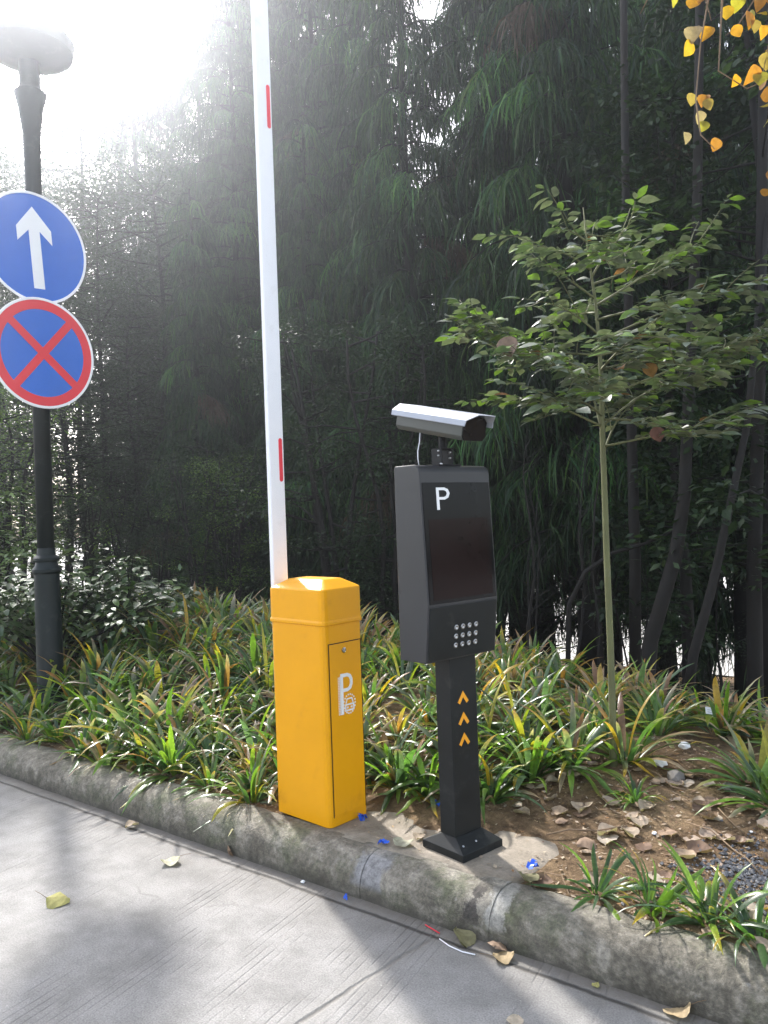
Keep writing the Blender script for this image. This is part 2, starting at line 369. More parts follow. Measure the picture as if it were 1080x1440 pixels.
def ksurf(s):      # kerb profile: point and normal at arc position s in (0..1)
    prof = [(.0, .0), (.002, .045), (.012, .085), (.032, .115), (.062, .136), (.100, .146), (.150, .147)]
    t = s*(len(prof)-1); k = min(int(t), len(prof)-2); u = t-k
    return lerp(prof[k][0], prof[k+1][0], u), lerp(prof[k][1], prof[k+1][1], u)
def kerb_patch(name, x0, x1, s0, s1, m, seed):
    rnd = random.Random(seed); mb = MB(); cx, cs = (x0+x1)/2, (s0+s1)/2; N = 26; rings = []
    rr = [1+.18*math.sin(3*t*6.283/N+seed)+.12*math.sin(7*t*6.283/N+seed*2)+rnd.uniform(-.07, .07) for t in range(N)]
    vs = []
    for q in (0, .35, .7, .9, 1):
        for i in range(N):
            a = 6.2832*i/N; x = cx+(x1-x0)/2*q*rr[i]*math.cos(a); s = max(.02, min(.98, cs+(s1-s0)/2*q*rr[i]*math.sin(a)))
            S, Z = ksurf(s); off = .0052 if q < 1 else -.004
            nx = ksurf(min(1, s+.02)); px = ksurf(max(0, s-.02)); d = Vector((nx[0]-px[0], nx[1]-px[1])).normalized()
            vs.append((x, S-d.y*off, Z+d.x*off))
    fs = [(k*N+i, k*N+(i+1) % N, (k+1)*N+(i+1) % N, (k+1)*N+i) for k in range(4) for i in range(N)]
    mb.add(vs, fs); o = mb.build(name, m, smooth=True); o.location = KO; o.rotation_euler = (0, 0, KA); tag(o, kind='structure')
def kx(x, y, z=.10): return loc(on(x, y, z))[0]
0 and kerb_patch('kerb_mortar_patch', kx(503, 1215), kx(545, 1235), .15, .82, 'mortar', 1)
0 and kerb_patch('kerb_tar_stain', kx(632, 1290), kx(662, 1290), .15, .80, 'tar', 2)
0 and kerb_patch('kerb_whitewash_patch', kx(664, 1290), kx(690, 1300), .22, .78, 'whitewash', 3)
# rough concrete pad under cabinet and kiosk
def pad():
    cx, cs = -1.10, .36; N = 60; mb = MB(); rnd = random.Random(5); vs = []
    def rad(a):
        ca, sa = abs(math.cos(a)), abs(math.sin(a)); r = (ca**4/(.50**4)+sa**4/(.30**4))**(-.25)
        return r*(1+.03*math.sin(5*a+1)+.02*math.sin(11*a))
    for q, z in ((0, .153), (.5, .152), (.85, .150), (.95, .146), (1, .135), (1.02, .08)):
        for i in range(N):
            a = 6.2832*i/N; r = rad(a)*q; x = cx+r*math.cos(a); s = max(.13, cs+r*math.sin(a)); vs.append((x, s, z+.002*wob(x*8, s*8)))
    mb.add(vs, [(k*N+i, k*N+(i+1) % N, (k+1)*N+(i+1) % N, (k+1)*N+i) for k in range(5) for i in range(N)])
    o = mb.build('concrete_pad', 'pad', smooth=True); o.location = KO; o.rotation_euler = (0, 0, KA); tag(o, kind='structure')
pad()
PADZ = .153

# ------------------------------------------------------------------ yellow barrier
def barrier():
    near = Vector((-.270, 3.33, 0)); a = R(140.5)       # near corner; local -x runs to the far left along the kerb, +y away from the road
    ang = KA-R(5)
    t = empty('parking_barrier', (near.x, near.y, PADZ-.002), ang, 'yellow barrier cabinet with its long white boom arm standing straight up beside the kerb', 'barrier')
    Lx, Ly, ch = .350, .245, .028
    def ring(z, g=0, ins=0, c=ch):
        x0, x1, y0, y1 = -Lx-g+ins, g-ins, -g+ins, Ly+g-ins
        p = [(x0+c, y0), (x1-c, y0), (x1-c*.45, y0+c*.12), (x1-c*.12, y0+c*.45), (x1, y0+c), (x1, y1-c), (x1-c, y1), (x0+c, y1), (x0, y1-c), (x0, y0+c), (x0+c*.12, y0+c*.45), (x0+c*.45, y0+c*.12)]
        return [Vector((x, y, z)) for x, y in p]
    mb = MB(); mb.loft([ring(0), ring(.86)]); mb.build('cabinet_body', 'yellow_paint', t, bevel=.002)
    mb = MB(); mb.loft([ring(.847, .003), ring(.850, .0065), ring(.862, .0065), ring(.868, .003), ring(.994, .003), ring(1.000, .001), ring(1.036, 0, .062, .012), ring(1.038, 0, .075, .012)])
    mb.build('lid', 'yellow_paint', t, bevel=.003)
    # service door on the face that looks along the road
    dT = Matrix(((0, 1, 0, 0), (1, 0, 0, 0), (0, 0, 1, 0), (0, 0, 0, 1)))     # x->y face
    mb = MB(); mb.box(-.0005, .0035, .027, .212, .045, .765); d = mb.build('door', 'yellow_paint', t, bevel=.0015)
    mb = MB()
    for b in ((-.003, .0018, .0225, .0252, .04, .770), (-.003, .0018, .2138, .2165, .04, .770), (-.003, .0018, .0225, .2165, .7665, .7700)): mb.box(*b)
    mb.build('door_gap', 'black_plastic', t)
    mb = MB(); T = Matrix.Translation((.0035, .110, .735)) @ Matrix.Rotation(R(90), 4, 'Y'); mb.lathe([(.0115, -.001), (.0115, .003), (.008, .0045), (.008, .003)], 20, T)
    mb.build('lock', 'bare_metal', d, smooth=False)
    # parking logo: P with a measured stem and a round car badge
    T = Matrix.Translation((.0040, 0, 0)) @ Matrix.Rotation(R(90), 4, 'Z')
    Tl = Matrix.Translation((.0042, .066, .462)) @ Matrix.Rotation(R(90), 4, 'Z') @ Matrix.Diagonal((1.12, 1, 1.12, 1))
    mb = MB(); z0, z1 = 0, .155
    stroke(mb, [(.022, z0), (.022, z1)], .013, Tl)
    bow = [(.0285, .1475), (.052, .1475), (.066, .141), (.073, .128), (.073, .110), (.066, .097), (.052, .0905), (.0285, .0905)]
    stroke(mb, bow, .0135, Tl)
    mb.build('parking_letter', 'decal_white', d)
    mb = MB()
    for k in range(23): stroke(mb, [(.002, .003+k*.0063), (.0125, .003+k*.0063)], .0032, Tl)
    stroke(mb, [(.0135, 0), (.0135, .146)], .0015, Tl)
    mb.build('tick_scale', 'decal_white', d)
    mb = MB(); cx, cz = .060, .035
    for k in range(18):
        A = 6.2832*k/18; p = (cx+.031*math.cos(A), cz+.036*math.sin(A)); stroke(mb, [(p[0]-.0026, p[1]), (p[0]+.0026, p[1])], .0058, Tl)
    stroke(mb, [(cx-.022, cz-.002), (cx-.022, cz-.024), (cx+.022, cz-.024), (cx+.022, cz-.002)], .006, Tl, closed=True)
    stroke(mb, [(cx-.019, cz+.003), (cx-.013, cz+.020), (cx+.013, cz+.020), (cx+.019, cz+.003)], .005, Tl)
    stroke(mb, [(cx-.015, cz-.013), (cx-.006, cz-.013)], .006, Tl); stroke(mb, [(cx+.006, cz-.013), (cx+.015, cz-.013)], .006, Tl)
    mb.build('car_badge', 'decal_white', d)
    # the boom, raised, on the far side of the cabinet
    bx = -Lx-.032; by = .090; w2, t2 = .042, .013
    mb = MB(); T = Matrix.Translation((-Lx-.0, by, .66)) @ Matrix.Rotation(R(-90), 4, 'Y'); mb.lathe([(.045, -.004), (.045, .010), (.034, .013), (.034, .020)], 24, T)
    mb.build('pivot_hub', 'black_plastic', t)
    mb = MB(); mb.box(bx-t2, bx+t2, by-w2, by+w2, .56, 4.6); bo = mb.build('boom_arm', 'white_paint', t, bevel=.004)
    for z0, z1 in ((1.475, 1.675), (3.10, 3.30)):
        mb = MB(); pts = []
        for k in range(9): A = math.pi*k/8; pts.append((.010*math.cos(A), z1-.01+.010*math.sin(A)))
        for k in range(9): A = math.pi+math.pi*k/8; pts.append((.010*math.cos(A), z0+.01+.010*math.sin(A)))
        T = Matrix(((0, 0, 1, bx+t2-.0005), (1, 0, 0, by+.022), (0, 1, 0, 0), (0, 0, 0, 1)))
        mb.prism(pts, 0, .0022, T); mb.build('red_marker', 'decal_red', bo)
    return t
barrier()

# ------------------------------------------------------------------ grey kiosk and its camera
KP = Vector((.262, 3.12, PADZ-.002)); KR = R(40.5)
def kiosk():
    t = empty('parking_kiosk', KP, KR, 'dark grey parking payment kiosk with black screen on a slim column', 'kiosk')
    mb = MB(); h = .110
    sq = lambda r, z, ry=None: [Vector((x, y, z)) for x, y in ((-r, -(ry or r)), (r, -(ry or r)), (r, (ry or r)), (-r, (ry or r)))]
    mb.loft([sq(h, 0), sq(h, .028), sq(.0755, .062, .043), sq(.0735, .064, .041)]); b = mb.build('base_plate', 'dark_column_coat', t, bevel=.0015)
    for sx in (-1, 1):
        mb = MB(); T = Matrix.Translation((sx*.035-.04, -.078, .045)) @ Matrix.Rotation(R(35), 4, 'X'); mb.lathe([(.0045, -.002), (.0045, .001), (.002, .0025)], 12, T); mb.build('screw', 'bare_metal', b)
    mb = MB()
    mb.loft([[Vector((x, y, z)) for x, y in ((-.072, -.036), (.072, -.036), (.072, .046), (-.072, .046))] for z in (.055, .80)]); col = mb.build('column', 'dark_column_coat', t, bevel=.003)
    for z in (.428, .508, .590):
        mb = MB(); T = Matrix.Translation((-.006, -.0362, z)); stroke(mb, [(-.024, -.020), (0, .014), (.024, -.020)], .014, T); mb.build('arrow_mark', 'decal_orange', col)
    # head: a tall box, chamfered below, rounded above
    hw = .190; f, r = -.072, .082; z0, z1 = .752, 1.490
    prof = [(f+.012, z0), (f-.010, .965), (f+.012, z1-.052)]
    for k in range(1, 9):
        A = math.pi/2*k/8; prof.append((f+.012+.035-.035*math.cos(A), z1-.035+.035*math.sin(A)-.0))
    prof += [(r-.005, z1), (r, z1-.008), (r, z0)]
    mb = MB(); mb.loft([[Vector((x, y, z)) for y, z in prof] for x in (-hw-.028, hw-.028)]); hd = mb.build('head', 'grey_powder_coat', t, bevel=.004)
    # front bezel below the screen, keypad of round buttons
    Tk = Matrix.Translation((0, f+.012, .752)) @ Matrix.Rotation(math.atan2(.022, .213), 4, 'X'); Ts = Matrix.Translation((0, f-.010, .965)) @ Matrix.Rotation(-math.atan2(.022, .473), 4, 'X')
    mb = MB(); mb.box(-.210, .154, -.003, .004, .006, .2085, Tk); kp = mb.build('keypad_panel', 'dark_column_coat', t, bevel=.002)
    for i in range(4):
        for j in range(3):
            T = Tk @ Matrix.Translation((-.078+i*.036+.008, -.003, .053+j*.0345)) @ Matrix.Rotation(R(90), 4, 'X')
            mb = MB(); mb.lathe([(.0105, -.001), (.0105, .003), (.0085, .0042), (.0045, .0035), (.0035, .0010)], 20, T); mb.build('button', 'bare_metal', kp, smooth=True)
    mb = MB(); mb.box(-.210, .154, -.003, .004, .006, .458, Ts); s = mb.build('screen', 'black_glass', t, bevel=.001)
    mb = MB(); mb.box(-.190, .135, -.0040, -.001, .02, .320, Ts); mb.build('display_panel', 'led_panel', s)
    mb = MB(); T = Ts @ Matrix.Translation((-.135, -.0038, .355)) @ Matrix.Diagonal((1.35, 1, 1.0, 1))
    stroke(mb, [(0, 0), (0, .084)], .010, T)
    stroke(mb, [(.005, .079), (.026, .079), (.037, .074), (.042, .062), (.037, .049), (.026, .043), (.005, .043)], .010, T); mb.build('letter', 'decal_white', s)
    return t
kiosk()
def camera_unit():
    t = empty('security_camera', KP+Vector((-.026, -.022, 1.489)), KR, 'silver bullet security camera with long sunshield tilted down on top of the grey kiosk', 'camera')
    mb = MB(); mb.box(-.060, .060, -.038, .042, 0, .005); pl = mb.build('mounting_plate', 'black_plastic', t, bevel=.001)
    mb = MB(); mb.box(-.032, -.027, -.026, .030, .005, .070); mb.box(.027, .032, -.026, .030, .005, .070); mb.box(-.032, .032, -.026, .030, .066, .070)
    br = mb.build('bracket', 'black_plastic', t, bevel=.001)
    mb = MB(); mb.tube([(0, 0, .066), (0, 0, .125)], .016, 14); mb.build('swivel', 'black_plastic', t)
    for x, y, z in ((-.0325, -.010, .040), (-.0325, -.010, .058), (-.050, -.040, .006), (.010, -.028, .052), (.010, -.028, .030)):
        mb = MB(); T = Matrix.Translation((x, y, z)) @ Matrix.Rotation(R(90), 4, 'X'); mb.lathe([(.0042, -.003), (.0042, .004), (.002, .006)], 10, T); mb.build('bolt', 'bare_metal', br)
    # housing axis: local -y is forward; pitched down 12 degrees
    P = Matrix.Translation((0, 0, .172)) @ Matrix.Rotation(R(12.5), 4, 'X')
    mb = MB()
    hs = [(-.050, -.052), (.050, -.052), (.062, -.036), (.062, .020), (.045, .038), (-.045, .038), (-.062, .020), (-.062, -.036)]
    mb.loft([[P @ Vector((x, y, z)) for x, z in hs] for y in (-.175, .195)]); hb = mb.build('housing', 'camera_under', t, bevel=.003)
    mb = MB(); hs2 = [(x*.985, z*.985) for x, z in hs]; mb.loft([[P @ Vector((x, y, z)) for x, z in hs2] for y in (-.179, -.170)]); mb.build('front_window', 'black_glass', hb)
    # folded sunshield: flat top, two sloping flanks, short lips; longer at the front of the top
    th = .0025; out = [(-.078, .004), (-.074, .024), (-.044, .050), (.044, .050), (.074, .024), (.078, .004)]
    inn = [(x*(1-th/.075), z-th) for x, z in out]
    mb = MB(); front = {0: -.198, 1: -.200, 2: -.235, 3: -.235, 4: -.200, 5: -.198}
    rear = {0: .212, 1: .214, 2: .206, 3: .206, 4: .214, 5: .212}
    n = 6; vs = []
    for ends in (front, rear):
        for prof in (out, inn):
            for i, (x, z) in enumerate(prof): vs.append(P @ Vector((x, ends[i], z)))
    fs = []
    for i in range(n-1): fs += [(i, i+1, 2*n+i+1, 2*n+i), (n+i, 3*n+i, 3*n+i+1, n+i+1), (i, n+i, n+i+1, i+1), (2*n+i, 2*n+i+1, 3*n+i+1, 3*n+i)]
    fs += [(0, 2*n, 3*n, n), (n-1, 2*n-1, 4*n-1, 3*n-1)]
    mb.add(vs, fs); mb.build('sunshield', 'camera_shell', t)
    mb = MB(); mb.box(-.047, .047, .190, .196, -.045, .035, P); mb.build('rear_cap', 'camera_shell', t)
    mb = MB(); pts = [(-.095, .035, -.002), (-.098, .037, .030), (-.090, .045, .060), (-.070, .055, .095), (-.040, .080, .150)]
    mb.tube(pts, .0020, 8); mb.build('cable', 'white_paint', t, smooth=True)
camera_unit()

# ------------------------------------------------------------------ lamp post and signs
PD = 5.7; pc = at(66, 800, PD); PB = Vector((pc.x, pc.y, 0)); PB.z = gw(PB)-.02
def lamp_post():
    t = empty('street_lamp', PB, 0, 'dark green cast lamp post with wide lamp head at the left', 'street lamp')
    z0 = PB.z; zc = at(66, 800, PD).z-z0; zt = at(40, 180, PD).z-z0
    mb = MB(); mb.lathe([(.14, 0), (.14, .03), (.105, .06), (.092, .10), (.086, zc-.06), (.086, zc-.035), (.100, zc-.02), (.100, zc), (.080, zc+.02), (.074, zc+.05), (.088, zc+.065), (.088, zc+.08), (.064, zc+.10), (.058, zc+.15)], 32)
    mb.build('pedestal', 'post_paint', t, smooth=True).modifiers.new('e', 'EDGE_SPLIT').split_angle = R(40)
    mb = MB(); mb.lathe([(.058, zc+.1), (.056, zt-.3), (.060, zt-.05), (.085, zt+.14), (.110, zt+.24), (.085, zt+.26), (.070, zt+.30), (.072, zt+.48)], 28); mb.build('pole', 'post_paint', t, smooth=True)
    mb = MB(); mb.lathe([(.07, zt+.46), (.22, zt+.50), (.30, zt+.54), (.31, zt+.62), (.29, zt+.64), (.05, zt+.66)], 36); mb.build('lamp_head', 'post_paint', t, smooth=True).modifiers.new('e', 'EDGE_SPLIT').split_angle = R(40)
    mb = MB(); mb.lathe([(.27, zt+.64), (.25, zt+.72), (.15, zt+.83), (.03, zt+.88)], 32); mb.build('lamp_glass', 'lamp_glass', t, smooth=True)
    mb = MB(); mb.lathe([(.04, zt+.865), (.05, zt+.89), (.02, zt+.95), (.004, zt+1.0)], 16); mb.build('finial', 'post_paint', t, smooth=True)
lamp_post()
SR = .385
def sign(px_, py_, label, kind):
    c = at(px_, py_, PD-.10); ang = R(52)
    c = Vector((c.x, c.y, c.z))
    t = empty('traffic_sign', (c.x, c.y, c.z), 0, label, 'sign')
    t.rotation_euler = (0, 0, 0)
    t.matrix_world = Matrix.Translation(c) @ Matrix.Rotation(ang, 4, 'Z') @ Matrix.Rotation(R(-4), 4, 'Y')
    Q = Matrix.Rotation(R(90), 4, 'X')           # disc axis along -y (towards the viewer)
    def disc(r0, r1, y0, y1, n=64):              # ring between radii, from depth y0 to y1 (front is -y)
        mb = MB(); vs = []
        for r, y in ((r0, y0), (r1, y0), (r1, y1), (r0, y1)):
            vs += [Vector((r*math.cos(6.28319*i/n), y, r*math.sin(6.28319*i/n))) for i in range(n)]
        mb.add(vs, [(a*n+i, a*n+(i+1) % n, b*n+(i+1) % n, b*n+i) for a, b in ((0, 1), (1, 2), (2, 3), (3, 0)) for i in range(n)]); return mb
    mb = MB(); mb.lathe([(SR, 0), (SR, .004)], 64, Q); 
    mb.build('plate', 'sign_blue', t)
    disc(SR-.014, SR+.004, .002, -.008).build('rim', 'sign_white', t, bevel=.002)
    if kind == 'arrow':
        mb = MB(); poly = [(-.040, -.285), (.040, -.285), (.040, .120), (.128, .035), (.128, .135), (0, .285), (-.128, .135), (-.128, .035), (-.040, .120)]
        T = Matrix(((1, 0, 0, 0), (0, 0, -1, -.004), (0, 1, 0, 0), (0, 0, 0, 1)))
        vs = [T @ Vector((x, z, d)) for d in (0, .0025) for x, z in poly]; n = len(poly)
        fs = [(i, (i+1) % n, n+(i+1) % n, n+i) for i in range(n)]
        fs += [(n+0, n+1, n+2, n+8), (n+2, n+3, n+4, n+5), (n+8, n+2, n+5), (n+5, n+6, n+7, n+8)]
        mb.add(vs, fs); mb.build('arrow', 'sign_white', t)
    else:
        disc(SR-.078, SR-.0145, .000, -.0065).build('red_ring', 'sign_red', t)
        mb = MB(); r = SR-.076; q = r*math.cos(R(45))
        stroke(mb, [(-q, -q), (q, q)], .056, Matrix.Translation((0, -.0052, 0)), -.001, .002); stroke(mb, [(-q, q), (q, -q)], .056, Matrix.Translation((0, -.0060, 0)), -.001, .002)
        mb.build('red_cross', 'sign_red', t)
    # band that clamps the plate to the post, behind
    ax = t.matrix_world.inverted() @ Vector((PB.x, PB.y, c.z))
    mb = MB(); T = Matrix.Translation((ax.x, ax.y, 0)); 
    for z in (-.12, .12): mb.lathe([(.064, z-.012), (.064, z+.012)], 24, T)
    mb.box(min(ax.x, 0)-.02, max(ax.x, 0)+.02, .001, max(.02, ax.y), -.02, .02)
    mb.build('clamp_band', 'bare_metal', t)
sign(50, 349, 'round blue sign with white arrow pointing up, upper sign on the lamp post', 'arrow')
sign(61, 497, 'round sign with red cross on blue, lower of the two on the lamp post', 'nostop')

# ------------------------------------------------------------------ plants: strap leaved clumps
GREENS = [(.10, .19, .035), (.14, .25, .035), (.06, .13, .04), (.19, .30, .04), (.10, .16, .09), (.09, .18, .05), (.15, .20, .11)]
YEL = [(.40, .36, .04), (.50, .32, .035), (.26, .30, .03)]
DRY = [(.34, .19, .09), (.46, .33, .20), (.26, .15, .10), (.52, .42, .30), (.46, .22, .06), (.50, .40, .30), (.40, .30, .20)]
def mixc(a, b, t): return tuple(lerp(x, y, t) for x, y in zip(a, b))
def strap(mb, rnd, L, Wd, az, lift, droop, base=(0, 0, 0), dry=.3):
    n = 7; p = Vector(base); el = lift; vs, cs = [], []
    g = rnd.choice(GREENS); k0 = rnd.uniform(.75, 1.3); g = tuple(c*k0 for c in g); mode = rnd.random()
    if mode < dry*.35: g = rnd.choice(YEL)
    elif mode < dry*.8: g = rnd.choice(DRY)
    tip = rnd.choice(DRY) if rnd.random() < dry+.1 else (rnd.choice(YEL) if rnd.random() < .25 else g)
    tw = rnd.uniform(-.5, .5); side0 = rnd.uniform(-.3, .3)
    for k in range(n+1):
        t = k/n; a = az+side0*t*t; d = Vector((math.cos(a)*math.cos(el), math.sin(a)*math.cos(el), math.sin(el)))
        sd = Vector((-math.sin(a), math.cos(a), 0)); nn = d.cross(sd); sd = (sd*math.cos(tw*t)+nn*math.sin(tw*t)); nn = d.cross(sd)
        wv = Wd/2*(.55+.45*min(1, t*3))*(1 if t < .6 else max(.03, 1-((t-.6)/.4)**1.7))
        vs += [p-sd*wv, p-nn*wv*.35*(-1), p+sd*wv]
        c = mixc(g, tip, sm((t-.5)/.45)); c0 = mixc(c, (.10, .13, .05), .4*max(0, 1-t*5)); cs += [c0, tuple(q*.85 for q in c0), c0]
        p = p+d*(L/n); el -= droop/n*(.5+1.1*t)
        if p.z < .01 and el < 0: el = max(el, -.1)
    fs = []
    for k in range(n): fs += [(3*k, 3*k+1, 3*k+4, 3*k+3), (3*k+1, 3*k+2, 3*k+5, 3*k+4)]
    mb.add(vs, fs, cs)
def clump_mesh(seed, n, Lm, dry, spread=1.0):
    rnd = random.Random(seed); mb = MB()
    for _ in range(n):
        az = rnd.uniform(0, 6.283); r = rnd.uniform(0, .05); q = rnd.random()
        strap(mb, rnd, Lm*rnd.uniform(.55, 1.2), rnd.uniform(.016, .036), az+rnd.uniform(-.3, .3), R(lerp(82, 14, q)), R(lerp(55, 95, q)*rnd.uniform(.8, 1.3)), (r*math.cos(az), r*math.sin(az), -.01), dry)
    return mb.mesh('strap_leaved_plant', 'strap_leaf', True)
fresh = [clump_mesh(10+k, 38, .36, .06) for k in range(4)]
mixd = [clump_mesh(20+k, 38, .36, .34) for k in range(5)]
dried = [clump_mesh(30+k, 36, .33, .85) for k in range(3)]
lush = [clump_mesh(50+k, 34, .36, -.1) for k in range(3)]
GRP = 'strap leaved plants filling the bed'
def clump(x, s, me, scale=1, label=None, rnd=random, tilt=None):
    o = bpy.data.objects.new('strap_leaved_plant', me); C.objects.link(o); o.location = W(x, s, gz(x, s)-.005)
    o.rotation_euler = (rnd.uniform(-.12, .12), rnd.uniform(-.12, .12), rnd.uniform(0, 6.28)); o.scale = (scale,)*3
    if tilt: o.rotation_euler = tilt
    tag(o, label or 'clump of strap leaved plants crowded among others in the bed', 'plant', GRP); return o
rnd = random.Random(3); placed = []
def ok(x, s, d):
    return all((x-a)**2+(s-b)**2 > d*d for a, b in placed)
_keep = [(on(1000, 1048, .25), .17), (on(927, 1095, .22), .16), (on(962, 1072, .22), .14)]
def blocked(x, s):
    if any((W(x, s).xy-p.xy).length < d for p, d in _keep): return True
    if -2.0 < x < -.50 and s < .66: return True                # pad, cabinet, kiosk
    if (W(x, s).xy-Vector((1.03, 3.55))).length < .22: return True
    if x >= -.95 and s < 1.2+.12*math.sin(x*3) : return True   # bare soil on the right
    if x > -.9 and s < .9: return True
    return False
n = 0; tries = 0
while n < 285 and tries < 30000:
    tries += 1
    x = rnd.uniform(-8.5, .75) if rnd.random() < .8 else rnd.uniform(-3.5, .75)
    s = rnd.uniform(.19, 2.9)
    if x < -6.2 and s > 2.2: continue
    if blocked(x, s) or not ok(x, s, .15): continue
    if (W(x, s).xy-PB.xy).length < .16: continue
    placed.append((x, s)); n += 1
    back_ = s/2.6; q = rnd.random()
    pool = dried if q < .04+.26*back_ else (mixd if q < .42+.25*back_ else fresh)
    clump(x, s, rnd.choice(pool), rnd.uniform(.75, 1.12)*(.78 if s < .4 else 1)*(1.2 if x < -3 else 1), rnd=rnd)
print('clumps', n)
# clumps picked out in the photograph
x, s = loc(on(243, 1085, .15)); clump(x, max(.30, s), lush[0], 1.0, 'lush dark green strap leaved clump growing at the kerb left of the yellow cabinet', rnd)
x, s = loc(on(815, 1275, .15)); clump(x, .27, lush[1], .6, 'small green strap leaved clump spilling over the kerb nearest the kiosk base', rnd, (.35, -.35, 1))
x, s = loc(on(905, 1290, .15)); clump(x, .24, lush[2], .62, 'green strap leaved clump hanging down the kerb face at the lower right', rnd, (.45, -.4, 2))
x, s = loc(on(1000, 1290, .15)); clump(x, .28, lush[0], .7, 'upright green strap leaved clump on the kerb by the dark gravel', rnd, (.1, -.1, 0))
x, s = loc(on(1065, 1315, .15)); clump(x, .25, lush[1], .7, 'glossy green strap leaved clump on the kerb at the right edge', rnd, (.3, -.2, 4))
x, s = loc(on(605, 1110, .2)); clump(x, s, lush[2], .8, 'green strap leaved clump just behind the kiosk column', rnd)
x, s = loc(on(560, 1100, .2)); clump(x, s, fresh[2], .8, 'green strap leaved clump between the yellow cabinet and the kiosk', rnd)
x, s = loc(on(690, 1120, .2)); clump(x, s, mixd[1], .7, 'flattened strap leaved clump right of the kiosk column', rnd, (.3, .5, 1))
x, s = loc(on(893, 1120, .22)); clump(x, s, lush[2], .45, 'single small green strap leaved clump at the foot of the young tree', rnd)

# ------------------------------------------------------------------ leaves with a real blade
def blade(mb, p, d, nrm, L, Wd, col, curl=.3, fold=.25, heart=False, tipdrop=0):
    sd = d.cross(nrm).normalized(); nrm = sd.cross(d).normalized()
    st = [(0, .06), (.10, .62 if heart else .34), (.28, .98 if heart else .80), (.5, 1.0), (.72, .72), (.9, .30), (1, .02)]
    vs, cs, fs = [], [], []
    for t, w_ in st:
        o = p+d*(L*t)-nrm*(curl*L*t*t+tipdrop*L*t*t)
        hw = Wd/2*w_; vs += [o-sd*hw+nrm*hw*fold, o, o+sd*hw+nrm*hw*fold]; cs += [col, tuple(c*.9 for c in col), col]
    for k in range(len(st)-1): fs += [(3*k, 3*k+1, 3*k+4, 3*k+3), (3*k+1, 3*k+2, 3*k+5, 3*k+4)]
    mb.add(vs, fs, cs)
def rvec(rnd): 
    a = rnd.uniform(0, 6.283); z = rnd.uniform(-1, 1); q = math.sqrt(1-z*z); return Vector((q*math.cos(a), q*math.sin(a), z))

